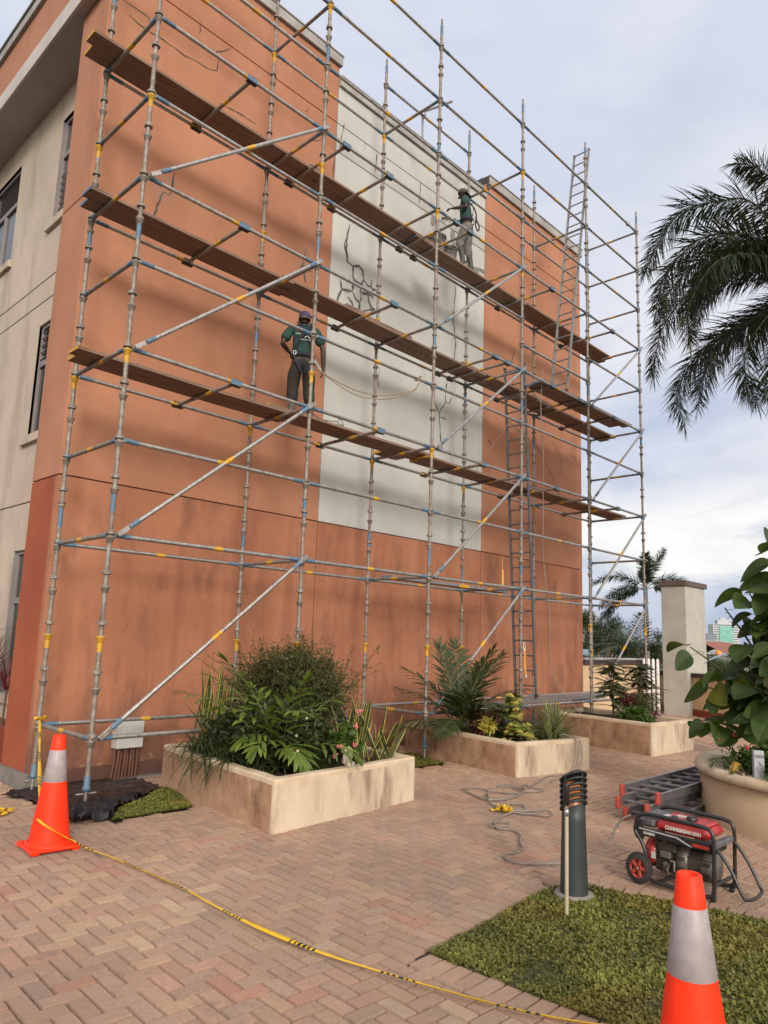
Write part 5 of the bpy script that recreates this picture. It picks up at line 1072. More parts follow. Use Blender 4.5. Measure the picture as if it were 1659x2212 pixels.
# ------------------------------------------------------------------ bollard lamps
def bollard(x, y, label, rz, h=.78, r0=.094, base=True, tilt=0, z0=0.0):
    root = empty('bollard_lamp', (x, y, z0), label, 'bollard lamp', rz=rz)
    if tilt: root.rotation_euler = (tilt, 0, rz)
    if base: m = MB(); m.lathe([(0, .03), (.128, .03), (.134, .02), (.134, -.02)], 36); m.build('footing', 'kerb_grey', root)
    top = h*.72; r1 = r0*.86; cut = lambda a: .055*math.sin(a)
    m = MB(); n = 40; m.smooth = True; vs = []
    for (rr_, zz, kk) in ((r0, .02, 0), (r1, top-.06, 0), (r1, top, 1), (r1-.006, top, 1), (r1-.006, top-.1, 0)):
        for j in range(n): a = 2*math.pi*j/n; vs.append((rr_*math.cos(a), rr_*math.sin(a), zz+kk*cut(a)))
    m.add(vs, [(i*n+j, i*n+(j+1) % n, (i+1)*n+(j+1) % n, (i+1)*n+j) for i in range(4) for j in range(n)]); m.build('post', 'bollard_green', root)
    m = MB(); m.lathe([(r1*.78, top-.06), (r1*.78, h-.02), (0, h-.02)], 24); m.build('lens', 'lamp_lens', root)
    for q in range(6):
        zz = top+.03+q*(h-top-.03)/5; m = MB(); m.smooth = True; vs = []
        for (rr_, dz) in ((r1*.84, 0), (r1+.012, -.004), (r1+.014, .006), (r1*.84, .012)):
            for j in range(n): a = 2*math.pi*j/n; vs.append((rr_*math.cos(a), rr_*math.sin(a), zz+dz+cut(a)))
        m.add(vs, [(i*n+j, i*n+(j+1) % n, ((i+1) % 4)*n+(j+1) % n, ((i+1) % 4)*n+j) for i in range(4) for j in range(n)]); m.build('louvre', 'bollard_green', root)
    m = MB()
    for a in (.3, 1.9, 3.4, 5.0): c, s_ = math.cos(a), math.sin(a); m.tube([(c*(r1-.002), s_*(r1-.002), top-.05+cut(a)), (c*(r1-.002), s_*(r1-.002), h+.0+cut(a))], .006, 6)
    m.build('louvre_rib', 'bollard_green', root)
    m = MB(); m.smooth = True; vs = []
    for (rr_, dz) in ((0, .008), (r1*.8, .010), (r1+.006, .004), (r1+.006, -.01)):
        for j in range(n): a = 2*math.pi*j/n; vs.append((rr_*math.cos(a), rr_*math.sin(a), h+dz+cut(a)*(rr_/r1)))
    m.add(vs, [(i*n+j, i*n+(j+1) % n, (i+1)*n+(j+1) % n, (i+1)*n+j) for i in range(3) for j in range(n)]); m.build('cap', 'box_white' if tilt or h < .7 else 'bollard_green', root)
bollard(1.44, -4.385, 'dark green bollard lamp with slanted louvred head in the corner of the lawn', R_(150))
bollard(3.62, .30, 'grey bollard lamp with pale top behind the snake plants of the nearest planter', R_(60), .68, .085)
bollard(6.35, -.35, 'tilted bollard lamp with pale top showing above the striped grass in the middle planter', R_(60), .62, .08, False, .3, .15)
pr = empty('extension_pole', (1.08, -4.535, 0), 'beige extension pole with a black grip stuck upright in the lawn before the bollard', 'pole')
m = MB(); m.tube([(0, 0, -.02), (.012, .004, .60)], .0125, 12); m.build('shaft', 'pole', pr)
m = MB(); m.tube([(.012, .004, .60), (.013, .004, .605), (.013, .004, .635), (.0132, .004, .64)], [.013, .0165, .0165, .014], 12); m.tube([(.0135, .004, .64), (.014, .004, .665)], .012, 12); m.build('ferrule', 'chrome', pr)
m = MB(); m.tube([(.014, .004, .665), (.014, .004, .672), (.0155, .005, .77), (.016, .005, .79), (.016, .005, .80)], [.012, .018, .019, .022, .020], 14); m.build('grip', 'black_paint', pr)
# ------------------------------------------------------------------ cable
CB = [(7.59, -.69), (6.8, -1.12), (5.98, -1.53), (5.25, -1.87), (4.73, -2.03), (4.33, -2.13), (4.45, -2.02), (4.51, -2.02), (4.42, -2.15), (4.43, -2.3), (4.3, -2.34), (4.16, -2.24), (4.22, -2.0), (4.15, -1.86), (4.29, -1.86), (4.28, -2.09), (4.11, -2.24), (3.65, -2.34), (3.47, -2.24), (3.65, -2.08), (3.83, -1.99), (3.92, -2.15), (3.93, -2.29), (3.72, -2.3), (3.44, -2.26), (3.49, -2.05), (3.65, -1.72), (3.76, -1.71), (3.85, -1.78), (3.83, -1.95), (3.62, -2.06), (3.47, -2.08), (3.42, -2.24), (3.29, -2.39), (3.23, -2.57), (3.24, -2.69), (3.32, -2.79), (3.41, -2.86), (3.24, -2.9), (3.18, -2.75), (3.32, -2.49), (3.46, -2.48), (3.52, -2.6), (3.41, -2.71), (3.22, -2.67), (3.32, -2.79), (3.51, -2.9), (3.43, -3.02), (3.28, -3.04), (3.24, -2.87), (3.12, -2.74), (2.74, -2.82), (2.54, -2.89), (2.54, -2.98), (2.64, -3.02), (2.75, -2.96), (2.74, -2.89), (2.67, -2.86), (2.5, -3.01), (2.56, -3.12), (2.47, -3.28), (2.28, -3.4), (2.12, -3.53), (1.97, -3.55), (1.88, -3.53), (1.8, -3.57), (1.75, -3.65), (1.79, -3.77), (1.98, -3.95), (2.05, -4.03)]
pts = [(6.25, -1.35, .60), (6.05, -1.62, .46), (5.98, -1.80, .43), (5.96, -1.895, .40), (5.94, -1.92, .25), (5.85, -1.93, .08), (5.72, -1.93, .012), (5.45, -1.93, .012)]+[(x, y, .011+.006*(i % 2)) for i, (x, y) in enumerate(CB[3:])]+[(2.10, -4.12, .03), (2.14, -4.22, .12), (2.17, -4.29, .25), (2.19, -4.36, .38), (2.22, -4.43, .43)]
m = MB(); m.tube(smoothpath(pts, 5), .0085, 6); o = m.build('power_cable', 'cable'); tag(o, 'grey power cable coiled on the paving and running to the generator', 'cable')
pts = [(5.93, -1.62, .45), (6.0, -1.70, .462), (6.07, -1.80, .44), (6.05, -1.90, .38), (6.0, -1.94, .2), (5.9, -1.94, .02), (5.5, -2.0, .012), (5.1, -2.06, .012), (4.9, -2.12, .012)]
m = MB(); m.tube(smoothpath(pts, 5), .0075, 6); o = m.build('power_cable', 'cable'); tag(o, 'thin grey cable looped over the rim of the middle planter', 'cable')
pts = [(8.43, .15, 7.0), (8.30, .12, 6.2), (8.36, .10, 5.2), (8.45, .16, 4.2), (8.50, .18, 3.2), (8.58, .12, 2.4), (8.66, .15, 1.6), (8.72, .10, 1.1), (8.78, -.15, .75), (8.7, -.45, .5), (8.5, -.8, .3)]
m = MB(); m.tube(smoothpath(pts, 5), .009, 6); o = m.build('power_cable', 'cable'); tag(o, 'dark cable hanging down the scaffold leg beside the lower ladder', 'cable')
m = MB(); m.tube(smoothpath([(8.38, .25, 7.4), (8.22, .5, 6.3), (7.9, 1.2, 5.2), (7.6, 1.3, 4.6)], 6), .006, 5); o = m.build('rope', 'rope'); tag(o, 'thin pale rope slung from the middle deck down to the lowest deck at the right', 'rope')
tg = empty('safety_tag', (7.49, -.03, 1.62), 'white and orange plastic safety tag hanging on the scaffold leg near the lower ladder', 'tag')
m = MB(); m.ribbon(smoothpath([(0, -.02, 0), (.02, -.025, -.14), (.03, -.02, -.28), (.06, -.02, -.46)], 4), .05, (0, 1, 0)); m.build('tag_card', 'tag_orange', tg)
m = MB(); P_ = [V((.03*math.cos(a), -.024, .02+.08*math.sin(a))) for a in [i*.5 for i in range(14)]]; m.tube(P_, .008, 5); m.cbox((.035, -.03, -.50), (.085, -.02, -.45), .002); m.build('tag_loop', 'sticker', tg)
tg = empty('safety_tag', (7.55, .45, 3.0), 'small yellow tag hanging beside the lower ladder below the lowest deck', 'tag')
m = MB(); m.cbox((-.02, -.01, -.30), (.03, .0, 0), .004); m.tube([(0, 0, 0), (0, 0, .25)], .004, 5); m.build('tag_card', 'tape_yellow', tg)
# ------------------------------------------------------------------ ladders lying by the round planter
def flatladder(x0, x1, ya, yb, z_, label, feetmat='red_plastic', mt='alu_dark', zt=0.0, rail='alu'):
    root = empty('extension_ladder', (x0, ya, z_), label, 'ladder', 'extension ladders stacked on the ground'); root['label'] = label
    for y in (ya, yb):
        m = MB(); xx = x0 if y == ya else x0-.12; h = .085; oy = 1 if y == yb else -1
        m.cbox((xx, y-.003, z_), (x1, y+.003, z_+h), .001); m.cm = 1; m.cbox((xx, min(y, y+oy*-.026), z_+h-.004), (x1, max(y, y+oy*-.026), z_+h), .001); m.cm = 0; m.cbox((xx, min(y, y+oy*-.026), z_), (x1, max(y, y+oy*-.026), z_+.004), .001)
        m.v = [tuple(V(v)-V((x0, ya, z_))) for v in m.v]; st = m.build('stile', [mt, rail], root)
        m = MB(); m.cbox((xx-.03, y-.02, z_-.015), (xx+.03, y+.02, z_+h+.015), .008); m.v = [tuple(V(v)-V((x0, ya, z_))) for v in m.v]; m.build('foot', feetmat, st)
    k = 0; x = x0+.12
    while x < x1-.05 and k < 30:
        m = MB(); m.tube([(x, ya, z_+.045), (x, yb, z_+.045)], .016, 8); m.v = [tuple(V(v)-V((x0, ya, z_))) for v in m.v]; m.build('rung', mt, root); x += .28; k += 1
flatladder(3.93, 7.6, -3.53, -3.95, .225, 'grey ladder with orange feet on top of the pile beside the round planter', mt='alu_dark')
flatladder(3.80, 7.5, -3.55, -3.90, .125, 'grey ladder with orange feet in the middle of the pile beside the round planter')
flatladder(3.86, 7.4, -3.60, -4.02, .02, 'grey ladder with orange feet lying on the ground at the bottom of the pile')
m = MB(); m.cbox((3.95, -4.0, .225), (5.2, -3.993, .31), .002)
# ------------------------------------------------------------------ generator
GO = V((2.09, -4.56, .008)); gx = V((-.03, -1, 0)); gy = V((1, -.03, 0))
gen = empty('generator', GO, 'red and black portable petrol generator on wheels beside the lawn', 'generator', rz=math.atan2(gx.y, gx.x)); gen.scale = (.87, .93, .96); gen.rotation_euler.y = R_(1.5)
def gb(name, mt, f, parent=None): m = MB(); f(m); return m.build(name, mt, parent or gen)
GH = .50; DP = .40
def frm(m):
    for y in (0, DP):
        P = [(.60, y, .03), (.60, y, .20), (.60, y, .40), (.585, y, .475), (.53, y, GH), (.35, y, GH+.006), (.12, y, GH+.006), (.03, y, GH), (-.03, y, GH-.03), (-.045, y, GH-.08), (-.05, y, .36), (.0, y, .30), (.04, y, .22), (.05, y, .10)]
        m.tube(smoothpath(P, 5), .0155, 10); m.tube(smoothpath([(.05, y, .10), (.08, y, .04), (.16, y, .03), (.35, y, .03), (.50, y, .03), (.58, y, .045), (.60, y, .09)], 4), .0155, 10)
    for (x, z_) in ((.05, .12), (.60, .12), (.35, .03), (.15, .03)): m.tube([(x, 0, z_), (x, DP, z_)], .014, 8)
gb('frame', 'black_paint', frm)
def tank(m):
    n = 3; m.cbox((.10, .03, .395), (.54, DP-.03, .47), .03); m.cbox((.13, .06, .462), (.50, DP-.06, .492), .018)
    for k in range(3): m.tube([(.18+.11*k, .08, .488), (.18+.11*k, DP-.08, .488)], .008, 6)
tk = gb('fuel_tank', 'red_paint', tank)
gb('fuel_cap', 'black_paint', lambda m: m.lathe([(.0, .53), (.038, .53), (.044, .52), (.044, .505), (.03, .49)], 20, Matrix.Translation((.36, .16, -.010))), tk)
gb('fuel_gauge', 'black_paint', lambda m: m.cbox((.20, .12, .49), (.245, .16, .503), .004), tk)
gb('warning_label', 'sticker', lambda m: (m.cbox((.13, .10, .491), (.19, .20, .4935), .001), m.cbox((.20, .20, .491), (.33, .27, .4935), .001)), tk)
gb('control_panel', 'alu_dark', lambda m: (m.cbox((-.045, .03, .40), (.098, DP-.03, .468), .02), m.cbox((-.03, .05, .465), (.095, DP-.05, .482), .008)))
gb('side_cover', 'black_paint', lambda m: (m.cbox((-.05, .004, .335), (.58, .028, .40), .008), m.cbox((-.06, .002, .31), (.02, .028, .45), .010)))
gb('stripe', 'stripe', lambda m: (m.add([(-.02, .0005, .385), (.30, .0005, .378), (.40, .0005, .345), (.43, .0005, .340), (.42, .0005, .350), (.31, .0005, .388), (-.02, .0005, .394)], [(0, 1, 2, 3, 4, 5, 6)])))
gb('stripe', 'red_paint', lambda m: m.cbox((.43, -.001, .350), (.56, .003, .372), .001))
MZ = Matrix(((1, 0, 0, 0), (0, 0, -1, 0), (0, 1, 0, 0), (0, 0, 0, 1)))
text('lettering', 'SUA8001', .026, Matrix.Translation((.07, .0015, .362)) @ MZ, 'sticker', gen, .001)
text('lettering', 'CUMMSSKSAN EXH', .034, Matrix.Translation((.34, .0285, .432)) @ MZ, 'sticker', tk, .002)
gb('side_rail', 'alu_dark', lambda m: m.cbox((.55, .02, .36), (.605, DP-.02, .40), .006))
def eng(m):
    m.cbox((.06, .10, .09), (.24, .32, .30), .02); m.cbox((.10, .07, .24), (.26, .25, .33), .015)
    for k in range(7): m.cbox((.08, .085, .12+k*.022), (.235, .11, .128+k*.022), .002)
    m.tube([(.20, .09, .16), (.20, .05, .13), (.21, .05, .09)], .012, 8); m.tube([(.10, .06, .30), (.13, .05, .34)], .015, 8)
gb('engine', 'engine_dark', eng)
gb('carburettor', 'engine_grey', lambda m: m.blob((.17, .07, .325), .026, 10))
gb('crankcase_cover', 'engine_grey', lambda m: (m.cbox((.13, .06, .20), (.22, .098, .25), .006), m.tube([(.22, .07, .19), (.25, .07, .19), (.25, .07, .12)], .01, 8), m.cbox((.15, .075, .10), (.19, .098, .17), .005)))
MX = lambda x, y, z_: Matrix.Translation((x, y, z_)) @ Matrix.Rotation(math.pi/2, 4, 'Y')
gb('recoil_cover', 'red_paint', lambda m: m.lathe([(0, -.055), (.09, -.05), (.105, -.03), (.105, .05), (.06, .06)], 28, MX(.03, .19, .20)))
gb('recoil_vent', 'engine_dark', lambda m: [m.cbox((-.012, .080, .13+k*.014), (.03, .09, .136+k*.014), .001) for k in range(8)])
gb('specification_plate', 'sticker', lambda m: (m.cbox((.045, .083, .17), (.085, .087, .22), .001),))
gb('alternator', 'engine_grey', lambda m: (m.lathe([(.08, 0), (.118, .005), (.12, .09), (.10, .098)], 32, MX(.255, .19, .19)), m.lathe([(.10, 0), (.112, .008), (.108, .09), (.09, .105), (0, .108)], 32, MX(.455, .19, .19))))
gb('alternator_core', 'engine_dark', lambda m: (m.lathe([(.104, 0), (.104, .105)], 32, MX(.352, .19, .19)), [m.tube([(.26, .19+.117*math.cos(a), .19+.117*math.sin(a)), (.55, .19+.107*math.cos(a), .19+.107*math.sin(a))], .005, 6) for a in (2.6, 3.7, 4.8, 5.9)]))
for a, b in ((.265, .335), (.475, .54)): gb('cooling_slots', 'engine_dark', lambda m: [m.box((a, .066, .19+dz), (b, .074+abs(dz)*.25, .196+dz)) for dz in (-.075, -.06, -.045, -.03, .025, .04)])
gb('muffler', 'black_paint', lambda m: m.cbox((.34, .12, .30), (.565, .34, .355), .012))
for y in (-.055, DP+.005):
    wh = empty('wheel', (0, 0, 0)); wh.parent = gen; M = Matrix.Translation((.0, y, .108)) @ Matrix.Rotation(-math.pi/2, 4, 'X')
    m = MB(); m.lathe([(.070, -.004), (.096, 0), (.107, .010), (.108, .025), (.107, .040), (.096, .05), (.070, .054)], 40, M)
    for k in range(30):
        a = 2*math.pi*k/30; q = M @ Matrix.Rotation(a, 4, 'Z'); m.cbox((.104, .004, .002), (.112, .014, .048), .002, q)
    m.build('tyre', 'rubber', wh)
    m = MB(); m.lathe([(.070, .0), (.074, .006), (.066, .012), (.060, .014)], 36, M); m.lathe([(.024, .0), (.026, .0), (.026, .03), (.0, .03)], 20, M); m.lathe([(.016, -.006), (.0, -.006)], 16, M)
    for k in range(5):
        a = 2*math.pi*k/5; q = M @ Matrix.Rotation(a, 4, 'Z'); m.cbox((.012, -.013, .002), (.068, .013, .016), .006, q)
    m.lathe([(.074, .03), (.0, .032)], 24, M); m.build('rim', 'red_plastic', wh)
    m = MB(); m.lathe([(0, -.008), (.010, -.008), (.011, -.002)], 12, M); m.build('axle_nut', 'alu', wh)
gb('handle', 'black_paint', lambda m: m.tube(smoothpath([(.61, .03, .36), (.64, .03, .335), (.72, .03, .24), (.80, .03, .10), (.83, .06, .075), (.845, .18, .07), (.83, .33, .075), (.80, .37, .10), (.72, .37, .24), (.64, .37, .335), (.61, .37, .36)], 4), .0125, 10))
gb('support_foot', 'black_paint', lambda m: (m.cbox((.565, .0, .0), (.60, .04, .03), .006), m.cbox((.565, DP-.04, .0), (.60, DP, .03), .006)))
# ------------------------------------------------------------------ things on the round planter
def atr(ang, r_, z_=HZ): return (5.60+math.cos(ang)*r_, -5.39+math.sin(ang)*r_, z_)
cn = empty('carton', atr(2.685, RR-.10), 'grey blue cardboard carton with dark lettering standing on the round planter rim', 'carton', rz=R_(-58))
m = MB(); m.cbox((-.045, -.032, 0), (.045, .032, .245), .003); m.build('box', 'can_grey', cn)
text('lettering', 'WATERPROOF\nMEMBRANE', .0145, Matrix.Translation((.004, -.0328, .195)) @ MZ, 'ink', cn, .0004)
m = MB(); P_ = [V((0, -.0335, .135))]; P_ = [V((.028*math.sin(a)*(1-.35*max(0, math.cos(a))), -.0335, .085+.034*math.cos(a)+(.028 if abs(math.cos(a)-1) < .01 else 0))) for a in [i*math.pi/12 for i in range(25)]]; m.tube(P_, .0012, 4, False); m.tube([(-.026, -.0335, .078), (.026, -.0335, .078)], .001, 4); m.tube([(-.018, -.0335, .094), (-.006, -.0335, .088), (.0, -.0335, .10), (.014, -.0335, .086), (.02, -.0335, .09)], .0012, 4); m.build('drop_emblem', 'ink', cn)
br = empty('brush', atr(2.50, RR-.06), 'yellow wallpaper brush with a wooden handle lying on the round planter rim', 'brush', rz=R_(35))
m = MB(); m.tube([(-.20, -.03, .012), (-.05, 0, .03), (.05, .02, .045)], .009, 8); m.build('handle', 'pole', br)
m = MB(); m.cbox((-.055, -.03, .0), (.055, .03, .10), .010, Matrix.Rotation(.35, 4, 'X')); m.build('bristles', 'brush_yellow', br)
m = MB(); m.tube([(.10, .08, .012), (.38, .20, .02)], .008, 8); o = m.build('wooden_stick', 'pole'); o.location = atr(2.42, RR-.1); tag(o, 'thin wooden stick lying on the far rim of the round planter', 'stick')
m = MB(); m.blob((0, 0, .02), (.045, .03, .022), 10, None, .6, 4); o = m.build('putty_lump', 'engine_dark'); o.location = atr(2.60, RR-.05); tag(o, 'small dark lump of rag between the brush and the carton on the rim', 'rag')
# ------------------------------------------------------------------ things on the decks
def bucket(x, y, z_, label, rr_=.16, h=.30):
    root = empty('bucket', (x, y, z_), label, 'bucket'); m = MB(); m.lathe([(0, 0), (rr_*.76, 0), (rr_*.78, .01), (rr_*.98, h-.03), (rr_*1.04, h-.028), (rr_*1.06, h), (rr_*.98, h), (rr_*.93, h-.06), (0, h-.07)], 28); m.build('pail', 'bucket_black', root)
    m = MB(); m.tube([(rr_*1.02*math.cos(a), rr_*1.02*math.sin(a)-.10*math.sin(a/2)*0, h-.02-.12*math.sin(a)) for a in [i*math.pi/12 for i in range(13)]], .003, 5); m.build('bail_handle', 'alu', root)
bucket(6.13, .98, HI+.04, 'larger black plaster stained bucket on the highest deck left of the worker', .17, .34)
bucket(6.48, .95, HI+.04, 'smaller black plaster stained bucket at the feet of the upper worker', .145, .26)
bt = empty('bottle', (7.72, 1.05, MI+.04), 'clear plastic drink bottle with a red cap on the middle deck', 'bottle')
m = MB(); m.lathe([(0, 0), (.045, 0), (.047, .02), (.047, .15), (.038, .19), (.016, .23), (.014, .25)], 16); m.build('body', 'bottle_clear', bt); m = MB(); m.lathe([(.016, .245), (.017, .27), (0, .272)], 12); m.lathe([(.0475, .06), (.0475, .12)], 16); m.build('cap', 'red_plastic', bt)
tf = empty('adapter_box', (3.82, .86, LO+.075), 'small grey adapter box with a cord on the lowest deck right of the lower worker', 'adapter')
m = MB(); m.cbox((-.05, -.03, 0), (.05, .03, .15), .006); m.build('case', 'alu', tf)
m = MB(); m.tube(smoothpath([(-.02, 0, .15), (-.03, 0, .21), (.02, .02, .24), (.08, .02, .2), (.12, .04, .12), (.1, .05, .03), (.05, .05, .0)], 5), .005, 5); m.build('cord', 'webbing_black', tf)
m = MB(); m.tube(smoothpath([(3.22, .98, 5.50), (3.22, .96, 5.2), (3.30, .93, 4.98), (3.45, .90, 4.90), (3.62, .88, 4.90), (3.78, .87, 4.92)], 6), .0055, 5); o = m.build('power_cable', 'webbing_black'); tag(o, 'thin black cord from the lower worker down to the adapter box', 'cable')
m = MB()
for k, dz in enumerate((0, -.07)): m.tube(smoothpath([(3.20, .72, 5.56), (3.32, .50, 5.38+dz*.4), (3.6, .25, 5.22+dz), (4.0, .08, 5.23+dz*.8), (4.45, -.02, 5.40+dz*.4), (4.62, -.03, 5.58), (4.66, .02, 5.665)], 6), .009, 6)
m.tube(smoothpath([(4.58, -.035, 5.60), (4.62, -.06, 5.66), (4.66, 0, 5.69), (4.64, .04, 5.63), (4.5, -.03, 5.58)], 5), .009, 6)
o = m.build('lanyard_rope', 'rope'); tag(o, 'grey safety lanyard rope slung from the lower worker to the handrail ledger', 'rope')
m = MB(); m.cbox((-.20, -.012, -.022), (.20, .012, .022), .004, frame((.62, -.15, -.77))); o = m.build('shock_absorber_pack', 'alu'); o.location = (3.13, .72, 5.68); tag(o, 'grey shock pack at the end of the lanyard behind the lower worker', 'harness gear')

# ------------------------------------------------------------------ people
def skin(name, verts, edges, radii, mt, parent, root_i=0, sub=2):
    """grow one continuous surface over a joint skeleton"""
    me = bpy.data.meshes.new(name); me.from_pydata([tuple(v) for v in verts], edges, []); o = bpy.data.objects.new(name, me); COL.objects.link(o)
    sk = o.modifiers.new('skin', 'SKIN'); sk.use_smooth_shade = True; sk.branch_smoothing = .6
    for i, d in enumerate(me.skin_vertices[0].data):
        r = radii[i]; d.radius = r if isinstance(r, tuple) else (r, r); d.use_root = (i == root_i); d.use_loose = False
    sb_ = o.modifiers.new('sub', 'SUBSURF'); sb_.levels = sub; sb_.render_levels = sub
    bpy.context.view_layer.update(); dg = bpy.context.evaluated_depsgraph_get(); me2 = bpy.data.meshes.new_from_object(o.evaluated_get(dg)); bpy.data.objects.remove(o)
    bmm = bmesh.new(); bmm.from_mesh(me2); bmesh.ops.delete(bmm, geom=[v for v in bmm.verts if not v.link_faces], context='VERTS'); bmm.to_mesh(me2); bmm.free()
    me2.materials.clear(); me2.materials.append(MT[mt]); me2.polygons.foreach_set('use_smooth', [True]*len(me2.polygons)); me2.polygons.foreach_set('material_index', [0]*len(me2.polygons))
    o = bpy.data.objects.new(name, me2); COL.objects.link(o); o.parent = parent; return o
class Sk:
    def __init__(s): s.v = []; s.e = []; s.r = []
    def j(s, p, r, to=None):
        s.v.append(V(p)); s.r.append(r); i = len(s.v)-1
        if to is not None: s.e.append((to, i))
        return i
    def chain(s, pts, to=None):
        for p, r in pts: to = s.j(p, r, to)
        return to
def hand(sk, wrist_i, wr, d, palm_n, thumb_side, curl=.6, scale=1.0):
    """palm with five separate curled fingers; d = finger direction, palm_n = palm facing"""
    d = V(d).normalized(); n = V(palm_n).normalized(); s_ = d.cross(n).normalized()*thumb_side; wr = V(wr)
    pm = sk.j(wr+d*.045*scale, (.022*scale, .015*scale), wrist_i); pe = sk.j(wr+d*.080*scale, (.026*scale, .013*scale), pm)
    for k, (off, l) in enumerate(((-.030, .058), (-.010, .068), (.011, .075), (.031, .070))):
        b = wr+d*.088*scale+s_*off*scale; a1 = curl*.6; a2 = curl*1.5
        p1 = b+(d*math.cos(a1)+n*math.sin(a1))*l*.5*scale; p2 = p1+(d*math.cos(a2)+n*math.sin(a2))*l*.55*scale
        i = sk.j(b, .0085*scale, pe); i = sk.j(p1, .0078*scale, i); sk.j(p2, .0062*scale, i)
    b = wr+d*.035*scale+s_*.026*scale; i = sk.j(b, .010*scale, pm); p1 = b+(d*.7+s_*.6+n*.4).normalized()*.034*scale; i = sk.j(p1, .009*scale, i); sk.j(p1+(d*.8+n*.6).normalized()*.028*scale, .0072*scale, i)
def person(loc, rz, label, sh, el, wr, hd_, pel_fwd, knees, ankles, head_d, neck, shirt, trouser, boots, bootr, toes, torso_lean=(0, 0), capm='cap_purple', hair=True):
    """x right, y forward, z up; sh = shoulder z, el/wr/hd_ = per side joints (left, right)"""
    root = empty('person', loc, label, 'person', rz=rz); lx, ly = torso_lean
    pel = V((0, 0, .93)); waist = V((lx*.4, ly*.35, 1.08)); chest = V((lx*.8, ly*.8, 1.28)); up_ = V((lx, ly, 1.40)); nk = V((lx, ly+.005, 1.465)); hdv = V(head_d).normalized(); h0 = nk+V((0, 0, .028))+hdv*.015; h1 = h0+V((0, 0, .065))+hdv*.015; h2 = h1+V((0, 0, .055)); h3 = h2+V((0, 0, .045))-hdv*.01
    shp = [V((-.175+lx, ly, sh)), V((.175+lx, ly, sh))]; hip = [V((-.095, 0, .90)), V((.095, 0, .90))]
    b = Sk(); p0 = b.j(pel, (.135, .105)); w_ = b.j(waist, (.125, .095), p0); c = b.j(chest, (.145, .105), w_); u = b.j(up_, (.10, .085), c); n = b.j(nk, (.060, .062), u); i = b.j(h0, (.060, .066), n); i = b.j(h1, (.071, .086), i); jw = i; i = b.j(h2, (.074, .090), i); b.j(h3, (.058, .070), i)
    b.chain([(h0+hdv*.075+V((0, 0, -.01)), .026)], n+1); b.chain([(h1+hdv*.098+V((0, 0, -.01)), .015), (h1+hdv*.112+V((0, 0, -.018)), .010)], jw)
    sd = hdv.cross(V((0, 0, 1))).normalized()
    for s_ in (-1, 1): b.chain([(h1+sd*s_*.080+V((0, 0, .0)), .012), (h1+sd*s_*.088-hdv*.012+V((0, 0, .012)), .014)], jw)
    for s_ in (0, 1):
        i = b.j(shp[s_], .056, u); i = b.j(shp[s_].lerp(V(el[s_]), .5), .048, i); i = b.j(el[s_], .039, i); i = b.j(V(el[s_]).lerp(V(wr[s_]), .35), .040, i); i = b.j(wr[s_], .026, i); hand(b, i, wr[s_], *hd_[s_])
        i = b.j(hip[s_], .090, p0); i = b.j(hip[s_].lerp(V(knees[s_]), .5), .078, i); i = b.j(knees[s_], .056, i); i = b.j(V(knees[s_]).lerp(V(ankles[s_]), .35), .055, i); i = b.j(ankles[s_], .036, i); b.j(V(ankles[s_])+V(toes[s_])*.12+V((0, 0, -.05)), .032, i)
    skin('body', b.v, b.e, b.r, 'skin', root)
    # shirt
    b = Sk(); p0 = b.j(waist+V((0, 0, -.13)), (.172, .138)); w_ = b.j(waist, (.168, .130), p0); c = b.j(chest, (.200, .138), w_); u = b.j(up_, (.150, .115), c); b.j(nk+V((0, 0, -.022)), (.068, .068), u)
    for s_ in (0, 1):
        i = b.j(shp[s_]+V((0, 0, .004)), .078, u); i = b.j(shp[s_].lerp(V(el[s_]), .45), .080, i); i = b.j(shp[s_].lerp(V(el[s_]), .84), .084, i)
    skin('shirt', b.v, b.e, b.r, shirt, root)
    m = MB(); M = Matrix.Translation(nk+V((0, 0, -.02))); m.lathe([(.062, -.02), (.066, .0), (.060, .028), (.054, .03), (.054, .0)], 20, M); m.build('collar', shirt, root)
    # trousers
    b = Sk(); p0 = b.j(pel+V((0, 0, .0)), (.172, .140)); b.j(pel+V((0, 0, .09)), (.160, .130), p0)
    for s_ in (0, 1):
        k, a = V(knees[s_]), V(ankles[s_]); i = b.j(hip[s_]+V((0, 0, -.03)), .120, p0); i = b.j(hip[s_].lerp(k, .45), .114, i); i = b.j(hip[s_].lerp(k, .8), .094, i); i = b.j(k+V((0, .006, 0)), .090, i); i = b.j(k.lerp(a, .2), .094, i); i = b.j(k.lerp(a, .42), .084, i); b.j(k.lerp(a, bootr+.06), .066, i)
    skin('trousers', b.v, b.e, b.r, trouser, root)
    m = MB(); M = Matrix.Translation((lx*.25, ly*.2, .985))
    m.lathe([(.168, -.02), (.172, -.018), (.172, .018), (.168, .02)], 24, M @ Matrix.Diagonal((1.04, .86, 1, 1))); m.build('belt', 'webbing', root)
    for s_ in (0, 1):
        k, a, t = V(knees[s_]), V(ankles[s_]), V(toes[s_]).normalized(); b = Sk(); i = b.j(k.lerp(a, bootr), .064); i = b.j(k.lerp(a, (bootr+1)/2), .060, i); i = b.j(a+V((0, 0, -.02)), .052, i); hl = b.j(a-t*.03+V((0, 0, -.05)), (.042, .036), i); j = b.j(a+t*.07+V((0, 0, -.055)), (.044, .032), i); b.j(a+t*.16+V((0, 0, -.06)), (.040, .026), j)
        skin('boot', b.v, b.e, b.r, boots, root)
    return root, dict(nk=nk, h1=h1, h2=h2, h3=h3, hdv=hdv, up=up_, chest=chest, waist=waist, sd=sd, shp=shp)
